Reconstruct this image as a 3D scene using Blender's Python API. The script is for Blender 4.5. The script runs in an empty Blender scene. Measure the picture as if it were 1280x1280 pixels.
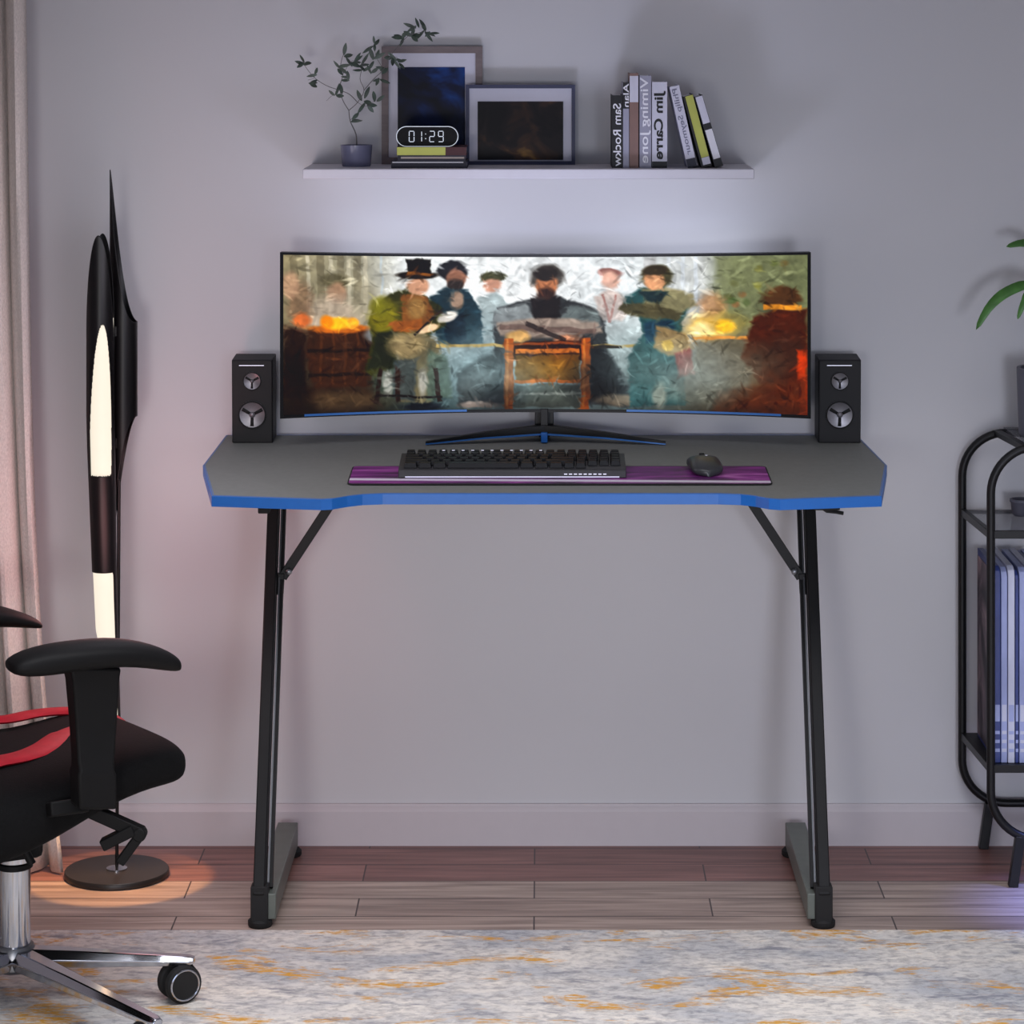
import bpy, math, random
import numpy as np
from mathutils import Vector, Matrix
random.seed(7); np.random.seed(7)
scene = bpy.context.scene
COL = scene.collection
PI = math.pi
F = 3540.0; CU = 677.0; CV = 40.0; CH = 1.534; CD = 5.35

def P(u, v, Y):
    d = Y + CD
    return Vector(((u-CU)*d/F, Y, CH-(v-CV)*d/F))
def X(u, Y): return (u-CU)*(Y+CD)/F
def Z(v, Y): return CH-(v-CV)*(Y+CD)/F

# ---------------------------------------------------------------- materials
def lin(c):
    c = c/255.0
    return c/12.92 if c <= 0.04045 else ((c+0.055)/1.055)**2.4
def rgb(r, g, b): return (lin(r), lin(g), lin(b), 1.0)
def setp(b, n, v):
    if n in b.inputs: b.inputs[n].default_value = v
def new_mat(name, col, rough=0.5, metal=0.0, spec=0.5, noise=0.06, nscale=40, bump=0.0, coat=0.0, emit=None, estr=0.0, stretch=(1,1,1)):
    m = bpy.data.materials.new(name); m.use_nodes = True
    nt = m.node_tree; b = nt.nodes['Principled BSDF']
    setp(b, 'Roughness', rough); setp(b, 'Metallic', metal); setp(b, 'Specular IOR Level', spec); setp(b, 'Coat Weight', coat)
    tc = nt.nodes.new('ShaderNodeTexCoord'); mp = nt.nodes.new('ShaderNodeMapping'); mp.inputs['Scale'].default_value = stretch
    nt.links.new(tc.outputs['Object'], mp.inputs['Vector'])
    n = nt.nodes.new('ShaderNodeTexNoise'); n.inputs['Scale'].default_value = nscale; n.inputs['Detail'].default_value = 4
    nt.links.new(mp.outputs[0], n.inputs['Vector'])
    r = nt.nodes.new('ShaderNodeValToRGB')
    r.color_ramp.elements[0].position = 0.3; r.color_ramp.elements[1].position = 0.7
    r.color_ramp.elements[0].color = tuple(c*(1-noise) for c in col[:3])+(1,)
    r.color_ramp.elements[1].color = tuple(min(1, c*(1+noise)) for c in col[:3])+(1,)
    nt.links.new(n.outputs['Fac'], r.inputs['Fac']); nt.links.new(r.outputs['Color'], b.inputs['Base Color'])
    if bump > 0:
        bp = nt.nodes.new('ShaderNodeBump'); bp.inputs['Strength'].default_value = bump; bp.inputs['Distance'].default_value = 0.002
        nt.links.new(n.outputs['Fac'], bp.inputs['Height']); nt.links.new(bp.outputs['Normal'], b.inputs['Normal'])
    if emit:
        setp(b, 'Emission Color', emit); setp(b, 'Emission Strength', estr)
    return m

M = {}
M['wall'] = new_mat('wall_paint', rgb(204, 204, 207), 0.85, spec=0.2, noise=0.012, nscale=1.6)
M['base'] = new_mat('baseboard_paint', rgb(196, 190, 194), 0.6, noise=0.01)
M['ceil'] = new_mat('ceiling_paint', rgb(210, 208, 212), 0.9, noise=0.01)
M['black'] = new_mat('black_powder_coat', rgb(15, 15, 17), 0.45, spec=.35, noise=0.1)
M['legblack'] = new_mat('desk_leg_black', rgb(17, 17, 18), 0.5, spec=.25, noise=0.08)
M['leggrey'] = new_mat('desk_foot_grey', rgb(92, 98, 92), 0.45, noise=0.08)
M['plastic'] = new_mat('black_plastic', rgb(10, 10, 11), 0.6, spec=0.2, noise=0.08)
M['fabric'] = new_mat('black_mesh_fabric', rgb(13, 13, 14), 0.9, spec=0.15, noise=0.25, nscale=300, bump=0.3)
M['red'] = new_mat('red_vinyl', rgb(168, 14, 34), 0.6, spec=.25, noise=0.1, nscale=60)
M['chrome'] = new_mat('chrome', rgb(196, 198, 205), 0.12, 1.0, noise=0.02)
M['desk'] = new_mat('grey_desk_laminate', rgb(122, 124, 120), 0.6, spec=0.25, noise=0.04, nscale=90)
M['blue'] = new_mat('blue_edge_banding', rgb(18, 98, 180), 0.4, noise=0.04)
M['screwgrey'] = new_mat('grey_metal', rgb(120, 122, 126), 0.35, 0.9)
M['lampblack'] = new_mat('lamp_black_lacquer', rgb(8, 7, 9), 0.4, spec=.3, noise=0.05)
M['lampglow'] = new_mat('lamp_diffuser', rgb(120, 110, 98), 0.6, emit=rgb(255, 246, 226), estr=.88)
M['lampbase'] = new_mat('lamp_base_satin', rgb(30, 28, 27), 0.4)
M['cone'] = new_mat('silver_speaker_cone', rgb(112, 110, 114), 0.34, 0.5, noise=0.35, nscale=35)
M['dark'] = new_mat('dark_rubber', rgb(18, 18, 19), 0.8)
M['spk'] = new_mat('speaker_cabinet', rgb(27, 26, 30), 0.6, spec=.3, noise=0.1)
M['spkf'] = new_mat('speaker_baffle', rgb(17, 16, 18), 0.55, spec=.3, noise=0.1)
M['shelfwhite'] = new_mat('white_shelf_laminate', rgb(205, 204, 212), 0.5, noise=0.02)
M['pot'] = new_mat('frosted_pot', rgb(112, 114, 140), 0.25, noise=0.05)
M['stem'] = new_mat('olive_twig', rgb(95, 92, 92), 0.8, noise=0.2)
M['leafd'] = new_mat('dark_olive_leaf', rgb(62, 76, 66), 0.55, noise=0.45, nscale=60)
M['leafg'] = new_mat('green_palm_leaf', rgb(70, 120, 52), 0.45, noise=0.35, nscale=40)
M['greypot'] = new_mat('grey_planter', rgb(92, 92, 104), 0.6)
M['soil'] = new_mat('soil', rgb(50, 38, 30), 0.95, noise=0.4, nscale=120)
M['framewood'] = new_mat('taupe_frame_wood', rgb(112, 100, 100), 0.55, noise=0.15, nscale=30, stretch=(1, 1, 6))
M['framenavy'] = new_mat('navy_frame', rgb(40, 44, 78), 0.5)
M['mat'] = new_mat('white_picture_mat', rgb(205, 205, 218), 0.7, noise=0.02)
M['white'] = new_mat('white_paper', rgb(215, 215, 222), 0.7, noise=0.04)
M['bwhite'] = new_mat('white_book_cloth', rgb(200, 200, 214), 0.6, noise=0.05)
M['bgrey'] = new_mat('grey_book_cloth', rgb(150, 150, 168), 0.6, noise=0.05)
M['bnavy'] = new_mat('navy_book_cloth', rgb(26, 26, 44), 0.6, noise=0.1)
M['bblack'] = new_mat('black_book_cloth', rgb(14, 14, 18), 0.6, noise=0.1)
M['bbrown'] = new_mat('brown_book_cloth', rgb(128, 100, 92), 0.6, noise=0.06)
M['byellow'] = new_mat('lime_book_cloth', rgb(176, 180, 84), 0.6, noise=0.05)
M['bmaroon'] = new_mat('maroon_book_cloth', rgb(62, 18, 22), 0.6, noise=0.1)
M['bink'] = new_mat('black_ink', rgb(8, 8, 10), 0.6)
M['bbeige'] = new_mat('beige_paper', rgb(170, 158, 150), 0.7, noise=0.08)
M['lettergrey'] = new_mat('grey_ink', rgb(112, 112, 134), 0.6)
M['letterwhite'] = new_mat('white_ink', rgb(225, 225, 232), 0.5)
M['digit'] = new_mat('clock_digit_light', rgb(200, 205, 212), 0.5, emit=rgb(225, 235, 245), estr=0.4)
M['glass'] = new_mat('smoked_glass', rgb(70, 70, 84), 0.08, noise=0.01)
setp(M['glass'].node_tree.nodes['Principled BSDF'], 'Alpha', 0.45)
M['mag1'] = new_mat('pale_blue_spine', rgb(150, 160, 205), 0.4, noise=0.2, nscale=30, stretch=(1, 1, .3))
M['mag2'] = new_mat('white_spine', rgb(190, 194, 216), 0.4, noise=0.15, nscale=30, stretch=(1, 1, .3))
M['mag3'] = new_mat('deep_blue_spine', rgb(52, 66, 128), 0.4, noise=0.2, nscale=30)
M['key'] = new_mat('keycap_black', rgb(12, 12, 16), 0.4, spec=.25, noise=0.05)
M['kbody'] = new_mat('keyboard_body', rgb(44, 44, 46), 0.5)
M['legend'] = new_mat('backlit_legend', rgb(220, 220, 235), 0.5, emit=rgb(220, 220, 240), estr=0.5)
M['rgbstrip'] = new_mat('keyboard_light_strip', rgb(200, 200, 220), 0.4, emit=rgb(210, 205, 235), estr=0.55)
M['mouse'] = new_mat('mouse_grey', rgb(48, 50, 52), 0.32, noise=0.08)
M['bezel'] = new_mat('monitor_bezel', rgb(8, 8, 10), 0.4, spec=.25)
M['bluestrip'] = new_mat('blue_metal_strip', rgb(45, 105, 175), 0.35, 0.2)
M['hem'] = new_mat('curtain_fabric', rgb(214, 206, 200), 0.9, spec=0.1, noise=0.13, nscale=420, bump=0.6, stretch=(1, 1, .5))
M['brass'] = new_mat('rod_metal', rgb(60, 56, 54), 0.4, 0.8)

# oak-like plank floor
def plank_mat():
    m = bpy.data.materials.new('plank_floor'); m.use_nodes = True
    nt = m.node_tree; L = nt.links.new; b = nt.nodes['Principled BSDF']
    tc = nt.nodes.new('ShaderNodeTexCoord'); mp = nt.nodes.new('ShaderNodeMapping')
    mp.inputs['Location'].default_value = (0.323, 0.132, 0)
    L(tc.outputs['Object'], mp.inputs['Vector'])
    br = nt.nodes.new('ShaderNodeTexBrick'); br.offset = 0.5; br.squash = 1
    br.inputs['Color1'].default_value = (0, 0, 0, 1); br.inputs['Color2'].default_value = (1, 1, 1, 1); br.inputs['Mortar'].default_value = (.5, .5, .5, 1)
    br.inputs['Scale'].default_value = 1; br.inputs['Mortar Size'].default_value = 0.0014; br.inputs['Brick Width'].default_value = .62; br.inputs['Row Height'].default_value = .102
    L(mp.outputs[0], br.inputs['Vector'])
    m2 = nt.nodes.new('ShaderNodeMapping'); m2.inputs['Scale'].default_value = (1.6, 26, 1)
    L(tc.outputs['Object'], m2.inputs['Vector'])
    n = nt.nodes.new('ShaderNodeTexNoise'); n.inputs['Scale'].default_value = 2.2; n.inputs['Detail'].default_value = 7; n.inputs['Distortion'].default_value = .6
    L(m2.outputs[0], n.inputs['Vector'])
    r = nt.nodes.new('ShaderNodeValToRGB'); e = r.color_ramp.elements
    e[0].position = .28; e[0].color = rgb(122, 106, 98); e[1].position = .72; e[1].color = rgb(192, 174, 162)
    L(n.outputs['Fac'], r.inputs['Fac'])
    mx = nt.nodes.new('ShaderNodeMixRGB'); mx.blend_type = 'MULTIPLY'; mx.inputs['Fac'].default_value = 1
    r2 = nt.nodes.new('ShaderNodeValToRGB'); e = r2.color_ramp.elements
    e[0].color = (.66, .60, .60, 1); e[1].color = (1, .98, .97, 1)
    L(br.outputs['Color'], r2.inputs['Fac'])
    L(r.outputs['Color'], mx.inputs['Color1']); L(r2.outputs['Color'], mx.inputs['Color2'])
    # reddish light along the wall, painted into the two nearest board rows
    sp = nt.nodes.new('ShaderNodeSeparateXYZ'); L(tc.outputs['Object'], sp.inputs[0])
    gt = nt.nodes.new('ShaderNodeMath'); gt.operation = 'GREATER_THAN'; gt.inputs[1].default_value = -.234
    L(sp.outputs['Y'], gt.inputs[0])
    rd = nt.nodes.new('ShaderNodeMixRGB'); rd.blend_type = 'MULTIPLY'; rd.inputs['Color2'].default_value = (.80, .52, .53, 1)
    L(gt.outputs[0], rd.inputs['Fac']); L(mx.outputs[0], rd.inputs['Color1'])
    mo = nt.nodes.new('ShaderNodeMixRGB'); mo.inputs['Color2'].default_value = rgb(58, 46, 46)
    L(br.outputs['Fac'], mo.inputs['Fac']); L(rd.outputs[0], mo.inputs['Color1'])
    L(mo.outputs[0], b.inputs['Base Color']); setp(b, 'Roughness', .42)
    bp = nt.nodes.new('ShaderNodeBump'); bp.inputs['Strength'].default_value = .25; bp.inputs['Distance'].default_value = .001; bp.invert = True
    L(br.outputs['Fac'], bp.inputs['Height']); L(bp.outputs[0], b.inputs['Normal'])
    return m
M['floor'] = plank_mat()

def rug_mat():
    m = bpy.data.materials.new('distressed_rug'); m.use_nodes = True
    nt = m.node_tree; L = nt.links.new; b = nt.nodes['Principled BSDF']
    tc = nt.nodes.new('ShaderNodeTexCoord')
    def noise(scale, st, det=6, loc=(0, 0, 0), dist=.4):
        mp = nt.nodes.new('ShaderNodeMapping'); mp.inputs['Scale'].default_value = st; mp.inputs['Location'].default_value = loc
        L(tc.outputs['Object'], mp.inputs['Vector'])
        n = nt.nodes.new('ShaderNodeTexNoise'); n.inputs['Scale'].default_value = scale; n.inputs['Detail'].default_value = det; n.inputs['Distortion'].default_value = dist
        n.inputs['Roughness'].default_value = .65
        L(mp.outputs[0], n.inputs['Vector']); return n.outputs['Fac']
    def ramp(f, p0, c0, p1, c1):
        r = nt.nodes.new('ShaderNodeValToRGB'); e = r.color_ramp.elements
        e[0].position = p0; e[0].color = c0; e[1].position = p1; e[1].color = c1
        L(f, r.inputs['Fac']); return r.outputs['Color']
    base = ramp(noise(3.2, (1, 2.0, 1)), .36, rgb(182, 184, 188), .60, rgb(232, 226, 216))
    grit = ramp(noise(52, (1, 1.6, 1), 8), .36, (.52, .52, .55, 1), .56, (1, 1, 1, 1))
    m1 = nt.nodes.new('ShaderNodeMixRGB'); m1.blend_type = 'MULTIPLY'; m1.inputs['Fac'].default_value = .8
    L(base, m1.inputs['Color1']); L(grit, m1.inputs['Color2'])
    och = ramp(noise(4.2, (1, 2.4, 1), 8, (3.1, 1.7, 0), 1.1), .535, (0, 0, 0, 1), .60, (1, 1, 1, 1))
    brk = ramp(noise(42, (1, 4, 1), 6, (1, 5, 0)), .42, (0, 0, 0, 1), .54, (1, 1, 1, 1))
    ml = nt.nodes.new('ShaderNodeMixRGB'); ml.blend_type = 'MULTIPLY'; ml.inputs['Fac'].default_value = 1
    L(och, ml.inputs['Color1']); L(brk, ml.inputs['Color2'])
    m2 = nt.nodes.new('ShaderNodeMixRGB'); m2.inputs['Color2'].default_value = rgb(212, 158, 70)
    L(ml.outputs[0], m2.inputs['Fac']); L(m1.outputs[0], m2.inputs['Color1'])
    gs = ramp(noise(9, (1, 3, 1), 8, (7, 2, 0)), .56, (0, 0, 0, 1), .66, (.7, .7, .7, 1))
    m3 = nt.nodes.new('ShaderNodeMixRGB'); m3.inputs['Color2'].default_value = rgb(120, 122, 134)
    L(gs, m3.inputs['Fac']); L(m2.outputs[0], m3.inputs['Color1'])
    L(m3.outputs[0], b.inputs['Base Color']); setp(b, 'Roughness', .95); setp(b, 'Specular IOR Level', .1)
    bp = nt.nodes.new('ShaderNodeBump'); bp.inputs['Strength'].default_value = .5; bp.inputs['Distance'].default_value = .004
    L(noise(220, (1, 1, 1), 2), bp.inputs['Height']); L(bp.outputs[0], b.inputs['Normal'])
    return m
M['rug'] = rug_mat()

def pad_mat():
    m = bpy.data.materials.new('galaxy_mouse_mat'); m.use_nodes = True
    nt = m.node_tree; L = nt.links.new; b = nt.nodes['Principled BSDF']
    tc = nt.nodes.new('ShaderNodeTexCoord'); mp = nt.nodes.new('ShaderNodeMapping'); mp.inputs['Scale'].default_value = (1, 4, 1)
    L(tc.outputs['Object'], mp.inputs['Vector'])
    n = nt.nodes.new('ShaderNodeTexNoise'); n.inputs['Scale'].default_value = 5; n.inputs['Detail'].default_value = 5; n.inputs['Distortion'].default_value = 1.5
    L(mp.outputs[0], n.inputs['Vector'])
    r = nt.nodes.new('ShaderNodeValToRGB'); cr = r.color_ramp
    cr.elements[0].position = .3; cr.elements[0].color = rgb(34, 16, 44)
    cr.elements[1].position = .75; cr.elements[1].color = rgb(196, 120, 190)
    e = cr.elements.new(.48); e.color = rgb(112, 36, 116)
    e = cr.elements.new(.6); e.color = rgb(150, 60, 148)
    L(n.outputs['Fac'], r.inputs['Fac'])
    # printed streak of white light along the front
    sp = nt.nodes.new('ShaderNodeSeparateXYZ'); L(tc.outputs['Object'], sp.inputs[0])
    ad = nt.nodes.new('ShaderNodeMath'); ad.operation = 'ADD'; ad.inputs[1].default_value = .048; L(sp.outputs['Y'], ad.inputs[0])
    sn = nt.nodes.new('ShaderNodeMath'); sn.operation = 'MULTIPLY'; sn.inputs[1].default_value = .03; L(sp.outputs['X'], sn.inputs[0])
    ad2 = nt.nodes.new('ShaderNodeMath'); ad2.operation = 'ADD'; L(ad.outputs[0], ad2.inputs[0]); L(sn.outputs[0], ad2.inputs[1])
    ab = nt.nodes.new('ShaderNodeMath'); ab.operation = 'ABSOLUTE'; L(ad2.outputs[0], ab.inputs[0])
    lt = nt.nodes.new('ShaderNodeValToRGB'); lt.color_ramp.elements[0].position = .005; lt.color_ramp.elements[0].color = (1, 1, 1, 1); lt.color_ramp.elements[1].position = .012; lt.color_ramp.elements[1].color = (0, 0, 0, 1)
    L(ab.outputs[0], lt.inputs['Fac'])
    mx = nt.nodes.new('ShaderNodeMixRGB'); mx.inputs['Color2'].default_value = rgb(226, 216, 232)
    L(lt.outputs['Color'], mx.inputs['Fac']); L(r.outputs['Color'], mx.inputs['Color1'])
    L(mx.outputs[0], b.inputs['Base Color']); setp(b, 'Roughness', .5)
    return m
M['pad'] = pad_mat()

def print_mat(name, cols, scale=9, stretch=(1, 1, 1), rough=.4, loc=(0, 0, 0)):
    m = bpy.data.materials.new(name); m.use_nodes = True
    nt = m.node_tree; L = nt.links.new; b = nt.nodes['Principled BSDF']
    tc = nt.nodes.new('ShaderNodeTexCoord'); mp = nt.nodes.new('ShaderNodeMapping'); mp.inputs['Scale'].default_value = stretch; mp.inputs['Location'].default_value = loc
    L(tc.outputs['Object'], mp.inputs['Vector'])
    n = nt.nodes.new('ShaderNodeTexNoise'); n.inputs['Scale'].default_value = scale; n.inputs['Detail'].default_value = 3; n.inputs['Distortion'].default_value = 1
    L(mp.outputs[0], n.inputs['Vector'])
    r = nt.nodes.new('ShaderNodeValToRGB'); cr = r.color_ramp
    cr.elements[0].position = .38; cr.elements[0].color = cols[0]
    cr.elements[1].position = .72; cr.elements[1].color = cols[-1]
    for i, c in enumerate(cols[1:-1]):
        e = cr.elements.new(.38+.34*(i+1)/(len(cols)-1)); e.color = c
    L(n.outputs['Fac'], r.inputs['Fac']); L(r.outputs[0], b.inputs['Base Color']); setp(b, 'Roughness', rough); setp(b, 'Specular IOR Level', .12)
    return m
M['nightprint'] = print_mat('night_blue_print', [rgb(4, 8, 26), rgb(8, 20, 56), rgb(18, 56, 122), rgb(50, 112, 180)], 11, (1, 1, .7), loc=(.3, 0, .12))
M['darkprint'] = print_mat('dark_warm_print', [rgb(16, 12, 16), rgb(30, 22, 24), rgb(66, 44, 32), rgb(140, 104, 54)], 13, (1, 1, 1.1), loc=(.1, 0, .4))
M['coverprint'] = print_mat('magazine_cover_print', [rgb(44, 38, 46), rgb(96, 84, 92), rgb(158, 136, 142), rgb(214, 134, 104)], 9)

# ---------------------------------------------------------------- mesh helpers
class MB:
    def __init__(s): s.v = []; s.f = []
    def add(s, vs, fs):
        o = len(s.v); s.v += [Vector(p) for p in vs]; s.f += [tuple(i+o for i in f) for f in fs]; return s
    def box(s, c, size, rot=None):
        hx, hy, hz = size[0]/2, size[1]/2, size[2]/2
        vs = [Vector((x, y, z)) for z in (-hz, hz) for y in (-hy, hy) for x in (-hx, hx)]
        if rot is not None: vs = [rot @ p for p in vs]
        vs = [p+Vector(c) for p in vs]
        return s.add(vs, [(0, 2, 3, 1), (4, 5, 7, 6), (0, 1, 5, 4), (2, 6, 7, 3), (0, 4, 6, 2), (1, 3, 7, 5)])
    def bb(s, a, b):
        return s.box([(a[i]+b[i])/2 for i in range(3)], [abs(b[i]-a[i]) for i in range(3)])
    def loop(s, rings, close=False, caps=True):
        n = len(rings[0]); vs = [p for r in rings for p in r]; fs = []
        m = len(rings)
        for i in range(m if close else m-1):
            j = (i+1) % m
            for k in range(n):
                l = (k+1) % n
                fs.append((i*n+k, i*n+l, j*n+l, j*n+k))
        if caps and not close:
            fs.append(tuple(range(n))[::-1]); fs.append(tuple((m-1)*n+k for k in range(n)))
        return s.add(vs, fs)
    def tube(s, pts, r, n=12, close=False, flat=1.0):
        pts = [Vector(p) for p in pts]; m = len(pts); rings = []
        up = None
        for i, p in enumerate(pts):
            if close: t = pts[(i+1) % m]-pts[i-1]
            else: t = pts[min(i+1, m-1)]-pts[max(i-1, 0)]
            t.normalize()
            if up is None:
                up = Vector((0, 0, 1)) if abs(t.z) < .9 else Vector((0, 1, 0))
            a = t.cross(up).normalized(); b = a.cross(t).normalized(); up = b
            rr = r[i] if isinstance(r, (list, tuple)) else r
            rings.append([p+a*rr*math.cos(2*PI*k/n)+b*rr*flat*math.sin(2*PI*k/n) for k in range(n)])
        return s.loop(rings, close)
    def bar(s, a, b, w, h, side=None):
        a = Vector(a); b = Vector(b); t = (b-a).normalized()
        sd = Vector(side) if side is not None else (Vector((1, 0, 0)) if abs(t.x) < .9 else Vector((0, 1, 0)))
        sd = (sd-t*sd.dot(t)).normalized(); up = t.cross(sd).normalized()
        rings = [[p+sd*w/2*i+up*h/2*j for i, j in ((-1, -1), (1, -1), (1, 1), (-1, 1))] for p in (a, b)]
        return s.loop(rings)
    def lathe(s, prof, c, n=32, axis='z'):
        c = Vector(c); rings = []
        for r, h in prof:
            ring = []
            for k in range(n):
                a = 2*PI*k/n; x, y = r*math.cos(a), r*math.sin(a)
                ring.append(c+(Vector((x, y, h)) if axis == 'z' else Vector((x, -h, y)) if axis == 'y' else Vector((h, x, y))))
            rings.append(ring)
        return s.loop(rings)
    def cyl(s, a, b, r, n=24): return s.tube([a, b], r, n)
    def prism(s, poly, ax, a, b):
        def mk(p, h): return Vector((p[0], h, p[1])) if ax == 'y' else Vector((p[0], p[1], h)) if ax == 'z' else Vector((h, p[0], p[1]))
        return s.loop([[mk(p, a) for p in poly], [mk(p, b) for p in poly]])

ROOT = {}
def tag(o, label, cat, group=None):
    o['label'] = label; o['category'] = cat
    if group: o['group'] = group
    return o
def thing(name, loc, label, cat, group=None, rz=0, rx=0):
    o = bpy.data.objects.new(name, None); o.empty_display_size = .05
    o.location = loc; o.rotation_euler = (rx, 0, rz); COL.objects.link(o)
    ROOT[o.name] = Matrix.LocRotScale(Vector(loc), o.rotation_euler, None)
    return tag(o, label, cat, group)
def obj(name, mb, mat, parent=None, local=False, bevel=0, smooth=True, angle=40, base=None, solid=0, sub=0):
    me = bpy.data.meshes.new(name)
    if parent is not None:
        Mx = ROOT[parent.name]; Mi = Matrix() if local else Mx.inverted()
    elif base is not None:
        Mx = Matrix.Translation(Vector(base)); Mi = Mx.inverted()
    else: Mx = Mi = Matrix()
    me.from_pydata([Mi @ v for v in mb.v], [], mb.f)
    import bmesh
    bm = bmesh.new(); bm.from_mesh(me); bmesh.ops.recalc_face_normals(bm, faces=bm.faces); bm.to_mesh(me); bm.free()
    o = bpy.data.objects.new(name, me); COL.objects.link(o)
    me.materials.append(M[mat] if isinstance(mat, str) else mat)
    if parent is not None: o.parent = parent; ROOT[o.name] = Mx
    elif base is not None: o.location = base; ROOT[o.name] = Mx
    if smooth:
        for p in me.polygons: p.use_smooth = True
        try: me.set_sharp_from_angle(angle=math.radians(angle))
        except Exception: pass
    if bevel:
        b = o.modifiers.new('bevel', 'BEVEL'); b.width = bevel; b.segments = 2; b.limit_method = 'ANGLE'; b.angle_limit = math.radians(35)
    if solid:
        b = o.modifiers.new('solid', 'SOLIDIFY'); b.thickness = solid
    if sub:
        b = o.modifiers.new('sub', 'SUBSURF'); b.levels = sub; b.render_levels = sub
    return o
def struct(name, mb, mat, **k):
    o = obj(name, mb, mat, **k); o['kind'] = 'structure'; return o

def text_verts(s, bold=0.0):
    cu = bpy.data.curves.new('t', 'FONT'); cu.body = s; cu.size = 1; cu.offset = bold; cu.resolution_u = 4
    o = bpy.data.objects.new('t', cu); COL.objects.link(o)
    dg = bpy.context.evaluated_depsgraph_get(); dg.update()
    me = bpy.data.meshes.new_from_object(o.evaluated_get(dg))
    vs = [tuple(v.co) for v in me.vertices]; fs = [tuple(p.vertices) for p in me.polygons]
    bpy.data.objects.remove(o); bpy.data.curves.remove(cu); bpy.data.meshes.remove(me)
    x0 = min(v[0] for v in vs); x1 = max(v[0] for v in vs); y0 = min(v[1] for v in vs); y1 = max(v[1] for v in vs)
    return [((v[0]-x0)/(x1-x0), (v[1]-y0)/(y1-y0)) for v in vs], fs

# ---------------------------------------------------------------- room
XL, XR, YB, ZC = -1.9, 2.0, -6.3, 2.6
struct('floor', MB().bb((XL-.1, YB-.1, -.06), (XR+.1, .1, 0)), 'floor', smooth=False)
struct('wall_back', MB().bb((XL-.1, 0, 0), (XR+.1, .1, ZC)), 'wall', smooth=False)
struct('wall_left', MB().bb((XL-.1, YB-.1, 0), (XL, 0, ZC)), 'wall', smooth=False)
struct('wall_right', MB().bb((XR, YB-.1, 0), (XR+.1, 0, ZC)), 'wall', smooth=False)
struct('wall_front', MB().bb((XL, YB-.1, 0), (XR, YB, ZC)), 'wall', smooth=False)
struct('ceiling', MB().bb((XL-.1, YB-.1, ZC), (XR+.1, .1, ZC+.06)), 'ceil', smooth=False)
bbm = MB(); prof = [(0, 0), (-.013, 0), (-.013, .064), (-.010, .070), (-.007, .074), (-.006, .0775), (0, .0775)]
bbm.prism(prof, 'x', XL, XR)
struct('baseboard_back', bbm, 'base', smooth=False)

# rug
rug = MB().bb((-1.7, -2.3, 0), (1.8, -.532, .007))
tag(obj('rug', rug, 'rug', base=(0, -1.4, 0), smooth=False, bevel=.002), 'off-white and grey distressed rug with ochre patches lying on the plank floor', 'rug')

# ---------------------------------------------------------------- curtain
def curtain():
    mb = MB(); nx, nz = 150, 40; z0, z1 = .004, 2.38
    def xr(z):
        t = 1-min(z, 1.6)/1.6
        return -.951+.025*t+.055*t**4
    idx = []
    for j in range(nz+1):
        z = z0+(z1-z0)*j/nz; row = []
        xe = xr(z); xs = -1.55
        for i in range(nx+1):
            t = i/nx; x = xs+(xe-xs)*t
            ph = t*2*PI*13+.6*math.sin(z*1.3+t*5)
            y = -.155+.024*math.sin(ph)*(1.0-.2*math.sin(z*2))+.006*math.sin(ph*2.3+z)
            if z < .12: y -= .02*(1-z/.12)
            row.append(Vector((x, y, z)))
        idx.append(row)
    vs = [p for r in idx for p in r]; n = nx+1
    fs = [(j*n+i, j*n+i+1, (j+1)*n+i+1, (j+1)*n+i) for j in range(nz) for i in range(nx)]
    mb.add(vs, fs)
    o = obj('curtain', mb, 'hem', base=(-1.2, -.155, 0), solid=.003)
    tag(o, 'beige woven curtain hanging in folds to the floor by the left wall', 'curtain')
curtain()
t = thing('curtain_rod', (-1.25, -.155, 2.41), 'dark metal rod above the beige curtain', 'curtain rod')
obj('pole', MB().cyl((-1.7, -.155, 2.41), (-.85, -.155, 2.41), .012), 'brass', t)
for x in (-1.62, -.9):
    obj('bracket', MB().cyl((x, -.155, 2.41), (x, 0, 2.41), .007).cyl((x, -.012, 2.41), (x, 0, 2.41), .025), 'brass', t)
obj('finial', MB().lathe([(.002, -.02), (.018, -.008), (.018, .008), (.002, .02)], (-.84, -.155, 2.41), 20, 'x'), 'brass', t)

# ---------------------------------------------------------------- desk
SL = .05; Y0 = -.54
def zt(Y): return .75+(SL*(Y-Y0) if Y > Y0 else 0)
desk = thing('gaming_desk', (0, -.3, 0), 'grey topped computer desk with bright blue edge and black Z-shaped legs', 'desk')
def outline(off=0):
    L = [(-.594, -.02), (-.612, -.30), (-.558, -.562), (-.37, -.598), (-.352, -.592), (-.328, -.566), (-.304, -.548), (-.27, -.54)]
    L[1] = (-.604, -.30)
    R = [(.594, -.02), (.616, -.30), (.575, -.562), (.40, -.598), (.382, -.590), (.362, -.564), (.338, -.547), (.30, -.54)][::-1]
    pts = L+R
    res = []
    for x, y in pts:
        res.append((x*(1-off/.6), -.30+(y+.30)*(1-off/.28)))
    return res
def slab(ol, zoff0, zoff1):
    mb = MB(); return mb.loop([[Vector((x, y, zt(y)+zoff0)) for x, y in ol], [Vector((x, y, zt(y)+zoff1)) for x, y in ol]])
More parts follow.
